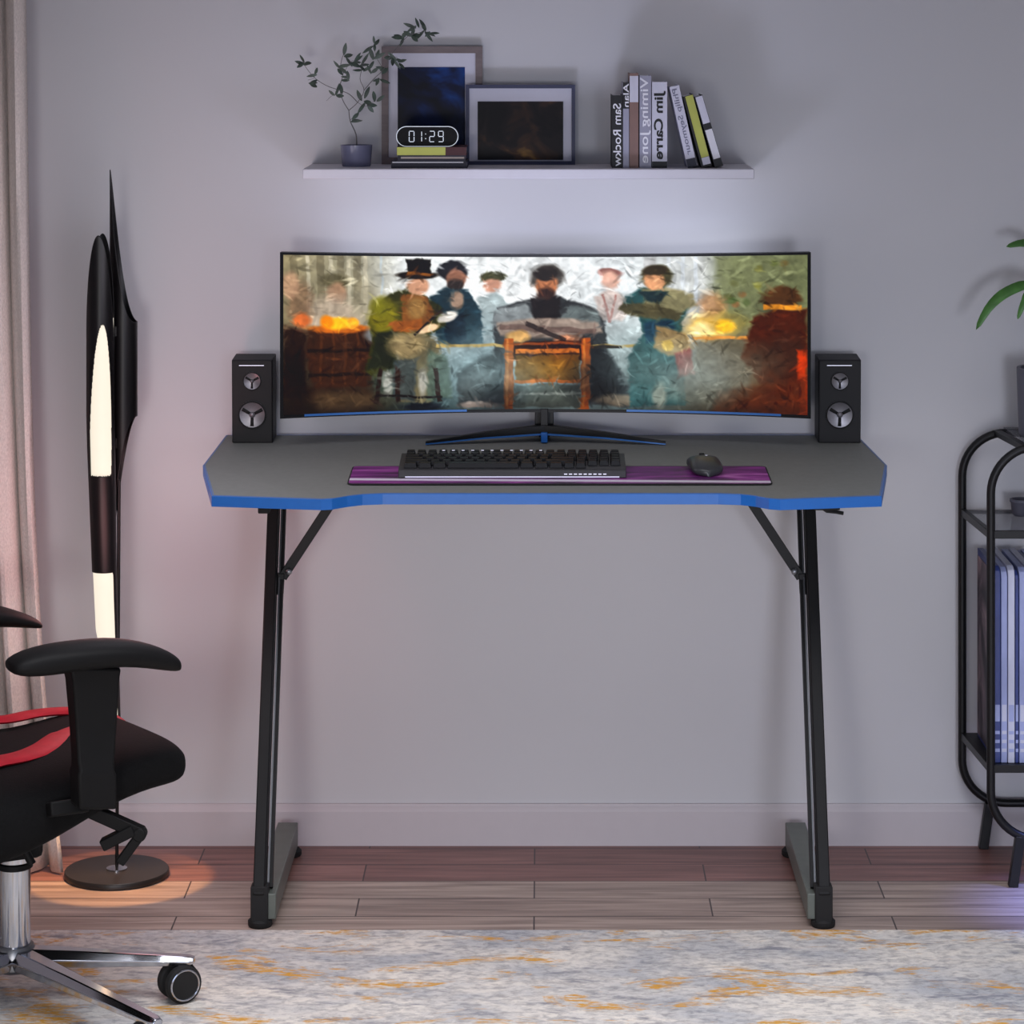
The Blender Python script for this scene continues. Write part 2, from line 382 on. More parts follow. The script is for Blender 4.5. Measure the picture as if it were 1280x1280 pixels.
# subdivide outline so slope bends cleanly
obj('desktop', slab(outline(.002), -.016, 0), 'desk', desk, smooth=False)
band = MB(); o1 = outline(0); o2 = outline(.004); n = len(o1)
vs = []; fs = []
for ol, zo in ((o1, -.0185), (o1, -.001), (o2, .0004), (o2, -.0185)):
    vs += [Vector((x, y, zt(y)+zo)) for x, y in ol]
for a in range(4):
    b_ = (a+1) % 4
    for k in range(n):
        l = (k+1) % n; fs.append((a*n+k, a*n+l, b_*n+l, b_*n+k))
band.add(vs, fs)
obj('edge_banding', band, 'blue', desk, smooth=False)
zb = lambda y: zt(y)-.0185
for s in (-1, 1):
    yt, yb = -.175, -.49
    xt, xb = s*.486, s*.484
    # post : a flattened box tube leaning from the front foot to the back of the top
    p = MB().bar((xt, yt, zb(yt)-.004), (xb, yb, .05), .020, .042, side=(1, 0, 0))
    post = obj('post', p, 'legblack', desk, bevel=.002)
    # highlight along the post's inner side, modelled as a pale strip
    obj('inner_highlight', MB().bar((xt-s*.0135, yt+.012, zb(yt)-.01), (xb-s*.0135, yb+.016, .06), .003, .012, side=(1, 0, 0)), 'screwgrey', post)
    obj('inner_channel', MB().bar((xt-s*.018, yt+.015, zb(yt)-.01), (xb-s*.018, yb+.019, .06), .0055, .014, side=(1, 0, 0)), 'legblack', post)
    foot = MB().bb((s*.455, -.06, .014), (s*.493, -.50, .058))
    foot = obj('foot_bar', foot, 'leggrey', desk, bevel=.002)
    obj('end_cap', MB().bb((s*.468, -.478, .010), (s*.498, -.507, .072)), 'dark', foot, bevel=.002)
    for y in (-.49, -.075):
        obj('levelling_foot', MB().lathe([(.019, 0), (.021, .003), (.021, .010), (.016, .015)], (s*(.483 if y < -.3 else .468), y, 0), 20), 'dark', foot)
    obj('top_rail', MB().bar((s*.486, -.46, zb(-.46)-.009), (s*.486, -.05, zb(-.05)-.009), .03, .018, side=(1, 0, 0)), 'legblack', desk)
    # diagonal brace
    a = P(677+s*324, 722, -.25); b = P(677+s*238, 633, -.25); b.z = zb(b.y)-.006
    br = obj('brace', MB().bar(a, b, .006, .017, side=(0, 1, 0)).bar(a+Vector((s*.004, 0, -.03)), a+Vector((s*.002, 0, .008)), .01, .012, side=(0, 1, 0)), 'legblack', desk, bevel=.001)
    obj('bolt', MB().lathe([(.006, -.004), (.006, .004), (.003, .006)], a+Vector((-s*.012, -.006, .012)), 12, 'y'), 'screwgrey', br)
    br.location = (0, 0, 0)
# small hooks under the top
obj('hook_bracket', MB().bb((X(323, -.5), -.51, .7105), (X(337, -.5), -.45, zb(-.5)+.003)), 'dark', desk, bevel=.002)
h = obj('headphone_hook', MB().bb((X(1017, -.5), -.515, .717), (X(1049, -.5), -.46, zb(-.5)+.003)), 'dark', desk, bevel=.002)
obj('hook_arm', MB().tube([(X(1028, -.5), -.49, .718), (X(1034, -.5), -.49, .712), (X(1045, -.5), -.49, .7105), (X(1055, -.5), -.49, .708)], .004, 10, flat=.8), 'dark', h)

# ---------------------------------------------------------------- speakers
TILT = math.atan(SL)
def speaker(u0, u1, label):
    yf = -.101; x0, x1 = X(u0, yf), X(u1, yf); w = x1-x0; xc = (x0+x1)/2; D = .074; H = .155
    t = thing('bookshelf_speaker', (xc, yf+D/2, zt(yf+D/2)), label, 'speaker', 'black two-driver desktop speakers', rx=TILT)
    c = obj('cabinet', MB().bb((-w/2, -D/2+.003, 0), (w/2, D/2, H)), 'spk', t, local=True, bevel=.0015)
    fb = obj('baffle', MB().bb((-w/2+.001, -D/2, .001), (w/2-.001, -D/2+.004, H-.001)), 'spkf', t, local=True, bevel=.001)
    obj('light_bar', MB().bb((-.024, -D/2-.0006, H-.0108), (.022, -D/2+.001, H-.0093)), 'legend', fb, local=True)
    for z, r, nm in ((H-.039, .0165, 'tweeter'), (H-.102, .0252, 'woofer')):
        yy = -D/2
        ring = obj(nm, MB().lathe([(r*1.04, -.0005), (r*1.04, .0022), (r*.96, .0026), (r*.9, .0022), (r*.25, .0007), (.0004, .0006)][::-1]+[(r*1.04, -.0005)], (0, yy, z), 40, 'y'), 'cone', t, local=True)
        obj('surround', MB().tube([(r*.98*math.cos(a*PI/18), yy-.0022, z+r*.98*math.sin(a*PI/18)) for a in range(36)], r*.06, 8, close=True), 'dark', ring, local=True)
        sp = MB()
        for k in range(3):
            a0 = k*2*PI/3+.5; 
            sp.add([(r*.22*math.cos(a0-.5), yy-.0012, z+r*.22*math.sin(a0-.5)), (r*.85*math.cos(a0-.16), yy-.0024, z+r*.85*math.sin(a0-.16)), (r*.85*math.cos(a0+.16), yy-.0024, z+r*.85*math.sin(a0+.16)), (r*.22*math.cos(a0+.5), yy-.0012, z+r*.22*math.sin(a0+.5))], [(0, 1, 2, 3)])
        obj('cone_spokes', sp, 'dark', ring, local=True, solid=.0006)
        obj('dust_cap', MB().lathe([(r*.24, -.0005), (r*.22, .002), (r*.12, .0042), (.0003, .005)], (0, yy, z), 24, 'y'), 'cone', ring, local=True)
speaker(290, 341, 'black two-driver speaker on the desk left of the curved monitor')
speaker(1023, 1076, 'black two-driver speaker on the desk right of the curved monitor')

# ---------------------------------------------------------------- monitor
mon = thing('curved_monitor', (.004, -.12, zt(-.12)), 'ultrawide curved monitor on a black splayed stand showing a smoky tavern scene', 'monitor')
XA, XB = -.478, .492
def msurf(s, t, dy=0, inset=0):
    """s 0..1 across, t 0..1 bottom to top"""
    q = 1-(2*s-1)**2
    y = -.175+.082*q
    x = XA+(XB-XA)*s
    zt_ = 1.1316-.0110*q; zb_ = .8273+.001*q
    z = zb_+(zt_-zb_)*t
    return Vector((x, y+dy, z))
def curvedbox(s0, s1, t0, t1, y0, y1, n=40):
    mb = MB(); rings = []
    for i in range(n+1):
        s = s0+(s1-s0)*i/n
        rings.append([msurf(s, t0, y0), msurf(s, t0, y1), msurf(s, t1, y1), msurf(s, t1, y0)])
    return mb.loop(rings)
hous = obj('housing', curvedbox(0, 1, 0, 1, .0015, .022), 'bezel', mon, bevel=.001)
fr = curvedbox(0, 1, .985, 1, -.001, .002); 
fr.v += curvedbox(0, 1, 0, .012, -.001, .002).v; fr.f += [tuple(i+len(fr.v)//2 for i in f) for f in curvedbox(0, 1, 0, .012, -.001, .002).f]
obj('bezel', fr, 'bezel', mon)
for a, b in ((0, .0062), (.9938, 1)):
    obj('side_bezel', curvedbox(a, b, .012, .985, -.001, .002, 2), 'bezel', mon)
for a, b in ((.045, .35), (.655, .945)):
    obj('blue_trim', curvedbox(a, b, .008, .021, -.0022, -.0004, 16), 'bluestrip', mon)

# screen picture : a generic tavern, painted procedurally
def paint(NX, NY):
    W, H = 648.0, 196.0
    xs = np.linspace(0, W, NX); ys = np.linspace(0, H, NY)
    U, V = np.meshgrid(xs, ys)
    U0, V0 = U, V
    rng = np.random.RandomState(3)
    def vnoise(sx, sy):
        gx, gy = int(W/sx)+3, int(H/sy)+3; g = rng.rand(gy, gx)
        fx = U/sx; fy = V/sy; ix = fx.astype(int); iy = fy.astype(int); tx = fx-ix; ty = fy-iy
        tx = tx*tx*(3-2*tx); ty = ty*ty*(3-2*ty)
        return (g[iy, ix]*(1-tx)+g[iy, ix+1]*tx)*(1-ty)+(g[iy+1, ix]*(1-tx)+g[iy+1, ix+1]*tx)*ty
    n1 = vnoise(40, 30); n2 = vnoise(14, 12); n3 = vnoise(5, 5); n4 = vnoise(7, 26)
    w1 = vnoise(18, 16)+.5*vnoise(8, 8)-.75; w2 = vnoise(16, 18)+.5*vnoise(7, 9)-.75
    U = U+w1*2.6; V = V+w2*2.2
    img = np.zeros((NY, NX, 3))
    def c(*a): return np.array(a, float)
    # background columns
    keys = [(0, 0, (150, 140, 112)), (90, 0, (165, 160, 140)), (150, 0, (225, 228, 228)), (330, 0, (240, 243, 244)), (420, 0, (215, 220, 222)), (520, 0, (190, 192, 190)), (560, 0, (132, 138, 110)), (648, 0, (120, 126, 96))]
    low = [(0, (60, 44, 34)), (110, (58, 58, 48)), (200, (90, 110, 112)), (330, (120, 135, 135)), (440, (96, 112, 112)), (540, (88, 80, 66)), (648, (120, 54, 26))]
    kx = [k[0] for k in keys]; lx = [k[0] for k in low]
    for ch in range(3):
        top = np.interp(U, kx, [k[2][ch] for k in keys]); bot = np.interp(U, lx, [k[1][ch] for k in low])
        t = np.clip((V-60)/120.0, 0, 1); img[..., ch] = top*(1-t)+bot*t
    def blend(a, col):
        col = c(*col)
        img[:] = img*(1-a[..., None])+col*a[..., None]
    def ell(cx, cy, rx, ry, col, soft=.25, al=1, rot=0, wob=.35):
        ca, sa = math.cos(rot), math.sin(rot); dx = U-cx; dy = V-cy
        d = np.sqrt(((dx*ca+dy*sa)/rx)**2+((-dx*sa+dy*ca)/ry)**2)+(n2-.5)*wob*.5+(n3-.5)*wob*.3
        blend(np.clip((1-d)/soft+.5, 0, 1)*al, col)
    def poly(pts, col, soft=2.0, al=1, wob=3):
        px = np.array([p[0] for p in pts], float); py = np.array([p[1] for p in pts], float)
        uu = U+(n3-.5)*wob; vv = V+(n2-.5)*wob
        ins = np.zeros(U.shape, bool); dm = np.full(U.shape, 1e9)
        for i in range(len(pts)):
            x0, y0, x1, y1 = px[i-1], py[i-1], px[i], py[i]
            cond = ((y0 > vv) != (y1 > vv)); xi = (x1-x0)*(vv-y0)/((y1-y0) if y1 != y0 else 1e-6)+x0
            ins ^= cond & (uu < xi)
            L2 = (x1-x0)**2+(y1-y0)**2+1e-9; tt = np.clip(((uu-x0)*(x1-x0)+(vv-y0)*(y1-y0))/L2, 0, 1)
            dm = np.minimum(dm, np.hypot(uu-x0-tt*(x1-x0), vv-y0-tt*(y1-y0)))
        sd = np.where(ins, dm, -dm)
        blend(np.clip(sd/soft+.5, 0, 1)*al, col)
    def line(x0, y0, x1, y1, w, col, al=1):
        dx, dy = x1-x0, y1-y0; l = math.hypot(dx, dy); nx, ny = -dy/l*w/2, dx/l*w/2
        poly([(x0+nx, y0+ny), (x1+nx, y1+ny), (x1-nx, y1-ny), (x0-nx, y0-ny)], col, 1.2, al, 1)
    # windows and pillars
    for x in (30, 58, 80, 100): line(x, 0, x, 70, 5, (206, 198, 176), .7)
    for x in (12, 45, 70, 90): line(x, 0, x, 60, 9, (112, 104, 84), .55)
    line(120, 0, 120, 50, 3, (190, 200, 205), .8); line(455, 0, 455, 90, 14, (190, 190, 190), .8)
    for x in (478, 496, 512): line(x, 0, x, 60, 5, (208, 214, 220), .8)
    poly([(535, 0), (648, 0), (648, 90), (540, 90)], (124, 128, 96), 8, .8)
    for k in range(14): ell(545+rng.rand()*95, 5+rng.rand()*60, 5, 4, (86+rng.rand()*70, 96+rng.rand()*60, 66), .8, .6)
    # left background drinkers, barrel
    ell(62, 32, 17, 10, (92, 86, 66), .5, .8); ell(64, 46, 12, 13, (176, 140, 116), .5, .8)
    ell(60, 76, 34, 24, (196, 178, 160), .6, .8); ell(20, 60, 14, 30, (142, 112, 90), .6, .7); ell(100, 60, 18, 26, (152, 144, 124), .7, .6)
    ell(8, 38, 9, 16, (196, 158, 130), .5, .8)
    poly([(30, 92), (105, 92), (112, 120), (108, 165), (36, 165), (26, 120)], (74, 48, 34), 4)
    for x in (45, 60, 75, 90): line(x, 94, x, 160, 3, (104, 66, 42), .6)
    line(28, 118, 112, 118, 4, (40, 30, 26), .8); line(30, 148, 110, 148, 4, (40, 30, 26), .8)
    ell(68, 91, 40, 5, (190, 108, 44), .5); ell(66, 84, 14, 8, (250, 186, 50), .5); ell(52, 82, 8, 8, (240, 140, 30), .6); ell(84, 84, 7, 6, (250, 170, 60), .6); ell(22, 80, 10, 9, (214, 120, 70), .6)
    poly([(0, 85), (28, 95), (24, 196), (0, 196)], (46, 28, 24), 6, .9); poly([(0, 160), (110, 166), (112, 196), (0, 196)], (62, 44, 34), 6, .8)
    ell(70, 182, 60, 12, (98, 82, 62), .8, .6); ell(125, 150, 18, 30, (80, 92, 84), .9, .7); ell(112, 100, 14, 10, (150, 160, 168), .6, .7)
    # second row people
    ell(207, 18, 19, 13, (46, 46, 52), .2); ell(212, 28, 12, 13, (150, 110, 92), .3); ell(211, 36, 10, 8, (64, 56, 54), .4)
    poly([(180, 50), (200, 40), (228, 42), (243, 70), (246, 112), (190, 114)], (44, 66, 76), 3); ell(214, 56, 9, 11, (196, 160, 136), .4, .8)
    poly([(200, 75), (222, 72), (226, 112), (198, 114)], (30, 46, 58), 3)
    ell(258, 26, 17, 7, (76, 76, 56), .3); ell(258, 37, 11, 9, (196, 150, 130), .4); poly([(240, 52), (262, 46), (276, 56), (270, 100), (246, 100)], (140, 156, 158), 4, .7)
    ell(406, 20, 15, 6, (150, 110, 104), .3); ell(406, 30, 12, 12, (206, 166, 150), .4); poly([(386, 50), (404, 42), (422, 48), (432, 66), (420, 84), (392, 80)], (206, 186, 178), 4)
    line(412, 48, 404, 84, 3, (150, 70, 60), .6); line(396, 48, 404, 84, 3, (150, 70, 60), .6)
    # smoke
    ell(270, 130, 60, 40, (150, 172, 178), 1.2, .6); ell(400, 120, 40, 60, (190, 200, 202), 1.2, .6)
    # left seated man with a hat and olive coat
    poly([(112, 60), (140, 42), (172, 48), (192, 62), (200, 88), (176, 104), (140, 110), (134, 140), (108, 150), (100, 140), (108, 100), (104, 84)], (66, 66, 34), 3)
    ell(122, 78, 17, 24, (148, 138, 42), .6, .8); ell(118, 64, 12, 12, (120, 118, 44), .6, .7); poly([(112, 96), (140, 92), (138, 142), (104, 142)], (50, 54, 40), 4)
    poly([(142, 48), (176, 50), (186, 76), (168, 92), (146, 88)], (132, 88, 50), 3); ell(162, 66, 12, 14, (160, 128, 82), .6, .8)
    ell(164, 38, 14, 11, (208, 160, 132), .3); poly([(150, 4), (182, 4), (180, 24), (152, 24)], (34, 30, 26), 2); ell(165, 24, 26, 5, (40, 32, 26), .3); line(152, 21, 180, 23, 4, (150, 96, 42))
    poly([(134, 98), (172, 96), (192, 116), (196, 130), (186, 140), (182, 186), (140, 186), (142, 130)], (120, 112, 88), 3)
    ell(150, 112, 22, 16, (166, 146, 108), .5, .8); poly([(136, 130), (162, 132), (160, 186), (134, 180)], (74, 82, 84), 4, .85); poly([(176, 118), (202, 128), (208, 180), (176, 184)], (96, 112, 98), 4, .85)
    poly([(128, 84), (168, 80), (172, 94), (134, 96)], (158, 96, 50), 3); ell(178, 92, 14, 5, (228, 196, 160), .4, rot=-.3); ell(202, 76, 14, 6, (222, 216, 208), .4, rot=-.4); line(160, 100, 196, 66, 3, (50, 44, 44))
    for a, b in ((120, 112), (140, 140), (186, 192)): line(a, 142, b, 186, 6, (56, 40, 36))
    for x in (128, 170): ell(x, 160, 6, 16, (216, 212, 204), .6, .7)
    line(114, 176, 196, 180, 3, (40, 34, 34)); ell(168, 192, 26, 5, (34, 40, 50), .6)
    # centre seated man, arms folded over a chair back
    poly([(258, 84), (262, 66), (288, 58), (312, 52), (340, 50), (368, 60), (390, 68), (400, 84), (402, 150), (434, 176), (430, 192), (380, 190), (372, 110), (284, 110), (282, 188), (214, 190), (214, 170), (262, 140)], (66, 68, 70), 3)
    poly([(256, 86), (264, 66), (300, 60), (316, 84), (300, 96), (270, 96)], (150, 156, 158), 4, .85); poly([(356, 62), (392, 70), (396, 88), (366, 96), (340, 84)], (122, 132, 132), 4, .85)
    poly([(306, 52), (344, 52), (340, 82), (310, 82)], (44, 38, 38), 3); ell(326, 26, 21, 16, (92, 88, 84), .3); ell(326, 36, 14, 16, (196, 132, 96), .3); ell(326, 47, 12, 8, (70, 50, 44), .4); ell(325, 22, 16, 9, (58, 52, 50), .3)
    poly([(262, 84), (330, 78), (392, 84), (396, 96), (330, 104), (268, 100)], (168, 150, 138), 4, .9); line(268, 90, 388, 96, 7, (116, 96, 90), .8); ell(290, 102, 14, 7, (208, 166, 108), .5); ell(352, 108, 15, 8, (214, 150, 116), .5); line(300, 86, 350, 108, 6, (52, 44, 44), .8)
    poly([(212, 150), (266, 118), (274, 180), (216, 186)], (60, 62, 62), 6, .9); ell(240, 160, 24, 16, (110, 112, 110), .9, .6, rot=-.6)
    poly([(378, 110), (402, 120), (432, 170), (400, 186), (380, 184)], (34, 34, 38), 6, .9)
    ell(240, 190, 24, 4, (176, 156, 144), .6); ell(420, 184, 34, 7, (138, 122, 104), .6, .9)
    # chair
    poly([(278, 108), (374, 108), (374, 134), (278, 134)], (52, 30, 22), 2); line(286, 121, 366, 121, 6, (206, 118, 52)); line(284, 111, 366, 111, 3, (150, 80, 40))
    poly([(286, 126), (366, 126), (366, 160), (286, 160)], (120, 78, 28), 2); ell(326, 142, 34, 11, (150, 98, 30), .7, .8); line(284, 160, 368, 160, 4, (196, 104, 44))
    poly([(284, 164), (368, 164), (368, 194), (284, 194)], (82, 86, 80), 2, .9); line(284, 176, 368, 176, 3, (130, 134, 128))
    for x in (278, 374): line(x, 104, x, 196, 11, (174, 88, 36)); line(x-2, 104, x-2, 196, 3, (214, 128, 60), .8)
    line(186, 114, 272, 114, 4, (200, 172, 110)); line(380, 115, 470, 113, 4, (190, 160, 96)); line(380, 116, 420, 115, 4, (50, 44, 40)); 
    # standing person in a teal and beige coat
    poly([(424, 50), (446, 38), (478, 42), (500, 48), (506, 62), (494, 84), (502, 110), (496, 140), (500, 190), (430, 192), (428, 130), (446, 96), (440, 76), (420, 62)], (56, 90, 92), 3)
    poly([(444, 40), (476, 38), (508, 48), (514, 62), (484, 76), (448, 74)], (150, 140, 106), 4, .9); poly([(420, 58), (470, 64), (498, 72), (488, 82), (430, 76), (416, 68)], (92, 86, 64), 3, .95)
    poly([(446, 82), (484, 82), (492, 106), (450, 110)], (36, 62, 82), 4, .9); poly([(462, 88), (500, 96), (508, 116), (478, 128), (460, 118)], (172, 138, 92), 4, .9)
    ell(464, 25, 19, 15, (86, 82, 60), .3); ell(460, 30, 12, 13, (204, 152, 116), .3); ell(462, 17, 15, 7, (66, 58, 44), .4); poly([(440, 44), (478, 44), (466, 62), (448, 58)], (44, 62, 66), 3)
    poly([(484, 122), (504, 116), (510, 150), (490, 154)], (160, 62, 56), 4, .8); ell(456, 150, 24, 26, (66, 100, 100), .8, .7); ell(467, 178, 9, 16, (190, 176, 156), .6, .6); ell(476, 114, 7, 7, (220, 180, 90), .4)
    # right table with lights and a man from behind
    poly([(508, 104), (575, 102), (580, 180), (516, 180)], (112, 104, 88), 8, .8); ell(532, 62, 16, 16, (196, 142, 96), .7, .7); ell(530, 88, 30, 16, (236, 190, 96), .7, .85); ell(520, 92, 12, 9, (250, 226, 160), .7); ell(556, 84, 20, 14, (150, 138, 84), .7, .7); ell(548, 88, 12, 8, (250, 190, 60), .6); line(508, 103, 576, 103, 4, (214, 150, 80))
    poly([(576, 100), (582, 76), (606, 66), (648, 66), (648, 170), (600, 176), (580, 140), (566, 128)], (86, 46, 32), 5); ell(616, 52, 24, 14, (96, 68, 46), .3); line(594, 64, 640, 64, 6, (222, 148, 58)); ell(618, 120, 34, 22, (72, 52, 44), .8, .7)
    poly([(636, 116), (648, 116), (648, 196), (640, 196)], (190, 70, 30), 3); poly([(540, 170), (648, 150), (648, 196), (530, 196)], (100, 54, 34), 8, .8); ell(560, 140, 50, 26, (104, 100, 88), 1.1, .6); ell(520, 168, 44, 20, (92, 90, 78), 1.1, .7)
    # haze and brush texture
    ell(250, 150, 60, 34, (140, 166, 172), 1.3, .45); ell(455, 140, 60, 40, (120, 150, 150), 1.4, .3); ell(520, 150, 40, 26, (150, 156, 152), 1.4, .4)
    poly([(0, 120), (26, 130), (40, 196), (0, 196)], (28, 20, 18), 14, .6); ell(380, 160, 30, 26, (22, 22, 26), 1.0, .6); ell(268, 182, 26, 18, (24, 26, 30), 1.0, .5)
    ell(300, 150, 90, 20, (120, 140, 142), 1.6, .22); ell(480, 150, 70, 30, (150, 160, 158), 1.6, .3)
    blend(np.clip((V-182)/24, 0, 1)*.55, (26, 24, 26))
    U, V = U0, V0
    # brush strokes that drag the colour under them
    sx, sy = NX/W, NY/H
    for q in range(2200):
        cx_, cy_ = rng.rand()*W, rng.rand()*H; L_ = 3+rng.rand()*11; wd = .8+rng.rand()*1.8; an = rng.normal(0, .7) if cy_ < 110 else rng.normal(.1, 1.1)
        ix, iy = min(NX-1, int(cx_*sx)), min(NY-1, int(cy_*sy)); base = img[iy, ix].copy()
        lum = base.mean(); cc = base*(1+rng.normal(0, .17))+rng.normal(0, 5)
        x0 = max(0, int((cx_-L_)*sx)); x1 = min(NX, int((cx_+L_)*sx)+1); y0 = max(0, int((cy_-L_)*sy)); y1 = min(NY, int((cy_+L_)*sy)+1)
        dx = U[y0:y1, x0:x1]-cx_; dy = V[y0:y1, x0:x1]-cy_; ca, sa = math.cos(an), math.sin(an)
        a_ = dx*ca+dy*sa; b_ = -dx*sa+dy*ca+rng.normal(0, .012)*a_*a_
        al = np.clip(1.2-(a_/L_*1.2)**2-(b_/wd)**2, 0, 1)*.55
        img[y0:y1, x0:x1] = img[y0:y1, x0:x1]*(1-al[..., None])+cc*al[..., None]
    k = 1+(vnoise(9, 7)-.5)*.22+(vnoise(3.5, 3.5)-.5)*.12+(n1-.5)*.2
    lumi = img.mean(2, keepdims=True)
    img[:] = lumi+(img-lumi)*1.0
    img[:] = ((img-128)*1.22+120)*k[..., None]
    return np.clip(img, 2, 252)
NX, NY = 640, 192
img = paint(NX, NY)
vs = []
for j in range(NY):
    tt = .985-(.985-.02)*j/(NY-1)
    for i in range(NX):
        vs.append(msurf(.0062+(.9938-.0062)*i/(NX-1), tt, 0))
fs = [(j*NX+i, (j+1)*NX+i, (j+1)*NX+i+1, j*NX+i+1) for j in range(NY-1) for i in range(NX-1)]
scr_mb = MB(); scr_mb.v = vs; scr_mb.f = fs
def scr_mat():
    m = bpy.data.materials.new('lit_screen'); m.use_nodes = True; nt = m.node_tree; b = nt.nodes['Principled BSDF']
    a = nt.nodes.new('ShaderNodeAttribute'); a.attribute_name = 'picture'
    setp(b, 'Base Color', (.01, .01, .01, 1)); setp(b, 'Roughness', .5); setp(b, 'Specular IOR Level', .08)
    nt.links.new(a.outputs['Color'], b.inputs['Emission Color']); b.inputs['Emission Strength'].default_value = 1.0
    return m
M['screen'] = scr_mat()
scr = obj('screen', scr_mb, 'screen', mon)
at = scr.data.color_attributes.new('picture', 'FLOAT_COLOR', 'POINT')
li = img.reshape(-1, 3)/255.0; li = np.where(li <= .04045, li/12.92, ((li+.055)/1.055)**2.4)
at.data.foreach_set('color', np.concatenate([li, np.ones((len(li), 1))], 1).astype(np.float32).ravel())
scr['label'] = 'lit screen picture of people in a smoky tavern'
# stand
cx = .005; yc = -.085
obj('neck', MB().bar((cx, yc+.03, .80), (cx, yc+.03, .95), .035, .016, side=(1, 0, 0)).bb((cx-.007, yc-.01, .795), (cx+.007, yc+.03, .835)), 'bezel', mon, bevel=.001)
for s, ut in ((-1, 532), (1, 832)):
    tip = P(ut, 553, -.118); tip.z = zt(-.118)+.002; hubp = Vector((cx, yc, .800))
    mb = MB(); up = Vector((0, 0, 1))
    def ringz(p, w, h): return [p+Vector((0, -w, 0)), p+Vector((0, w, 0)), p+Vector((0, w, h)), p+Vector((0, -w, h))]
    mb.loop([ringz(hubp+Vector((-s*.004, 0, -.012)), .011, .017), ringz(hubp.lerp(tip, .5)+Vector((0, 0, -.004)), .008, .011), ringz(tip+Vector((0, 0, .0)), .005, .005)])
    leg = obj('stand_leg', mb, 'bezel', mon, bevel=.0008)
    mb = MB(); mb.loop([ringz(hubp+Vector((-s*.004, -.0115, -.0135)), .0012, .0035), ringz(hubp.lerp(tip, .5)+Vector((0, -.0085, -.0055)), .0012, .003), ringz(tip+Vector((0, -.0055, -.001)), .001, .0022)])
    obj('blue_edge', mb, 'bluestrip', leg)
bk = MB(); bk.bb((cx-.006, yc-.024, zt(yc)+.001), (cx+.006, yc+.02, .792))
obj('stand_hub', bk, 'blue', mon, bevel=.001)
rear = MB().bar((cx, yc, .785), (cx, -.025, zt(-.025)+.006), .02, .008, side=(1, 0, 0))
obj('rear_foot', rear, 'bezel', mon)

# ---------------------------------------------------------------- mouse mat, keyboard, mouse
pc = ((-.334+.3966)/2, (-.475-.327)/2)
mp_ = thing('mouse_mat', (pc[0], pc[1], zt(pc[1])+.0008), 'long purple galaxy-print mouse mat lying under the keyboard and mouse', 'mouse mat', rx=TILT)
ROOTM = ROOT[mp_.name]
def rrect(w, d, r, n=6):
    pts = []
    for cx_, cy_, a0 in ((w/2-r, d/2-r, 0), (-w/2+r, d/2-r, PI/2), (-w/2+r, -d/2+r, PI), (w/2-r, -d/2+r, 3*PI/2)):
        for k in range(n+1):
            a = a0+PI/2*k/n; pts.append((cx_+r*math.cos(a), cy_+r*math.sin(a)))
    return pts
obj('printed_cloth', MB().prism(rrect(.7306, .148, .01), 'z', 0, .0025), 'pad', mp_, local=True, smooth=False)
obj('stitched_edge', MB().tube([(x, y, .0013) for x, y in rrect(.7306, .148, .01)], .0016, 6, close=True), 'dark', mp_, local=True)

kb = thing('keyboard', (-.051, -.372, zt(-.372)+.0038), 'black mechanical keyboard with backlit keys standing on the purple mouse mat', 'keyboard', rx=TILT)
KW, KD = .396, .118
side = [(-KD/2, 0), (KD/2, 0), (KD/2, .020), (-KD/2+.004, .0155), (-KD/2, .013)]
kbody = obj('body', MB().prism(side, 'x', -KW/2, KW/2), 'kbody', kb, local=True, bevel=.0012)
obj('front_light_strip', MB().bb((-KW/2+.012, -KD/2-.0006, .001), (KW/2-.012, -KD/2+.001, .0028)), 'rgbstrip', kbody, local=True)
lg = MB()
for k in range(9): lg.bb((.09+k*.0085, -KD/2-.0005, .006), (.0955+k*.0085, -KD/2+.001, .0078))
obj('front_icons', lg, 'legend', kbody, local=True)
def keymesh(w):
    mb = MB(); w0, w1, d0, d1 = w/2, w/2-.002, .0078, .0058
    mb.loop([[Vector((x*w0, y*d0, 0)) for x, y in ((-1, -1), (1, -1), (1, 1), (-1, 1))], [Vector((x*w1, y*d1+.0005, .0085)) for x, y in ((-1, -1), (1, -1), (1, 1), (-1, 1))]])
    return mb
kk = {}
def key(x, y, wu):
    ww = round(wu*.0182-.0022, 5); z = .0158+(.0042)*(y+KD/2)/KD
    if ww not in kk:
        o = obj('key', keymesh(ww), 'key', kb, local=True, bevel=.0007); kk[ww] = o
    else:
        o = kk[ww].copy(); COL.objects.link(o); o.parent = kb
    o.location = (x, y, z); o.rotation_euler.x = .03
rows = [[1]*15+[1, 1, 1, 1, 1, 1][:5], [1]*13+[2]+[1]*5, [1.5]+[1]*12+[1.5]+[1]*5, [1.75]+[1]*11+[2.25]+[1]*4, [2.25]+[1]*10+[2.75]+[1]*4, [1.25]*3+[6.25]+[1.25]*3+[1]*5]
nk = 0
for r, row in enumerate(rows):
    tot = sum(row); usc = (KW-.016)/(tot*.0182); x = -KW/2+.008; y = KD/2-.013-r*.0182
    for wu in row:
        w = wu*.0182*usc
        if nk < 100: key(x+w/2, y, wu*usc)
        x += w; nk += 1
lg = MB()
for k in range(11): 
    lg.bb((-.125+k*.0172, KD/2-.0215, .0288), (-.120+k*.0172, KD/2-.0195, .0296))
obj('key_legend', lg, 'legend', kb, local=True)

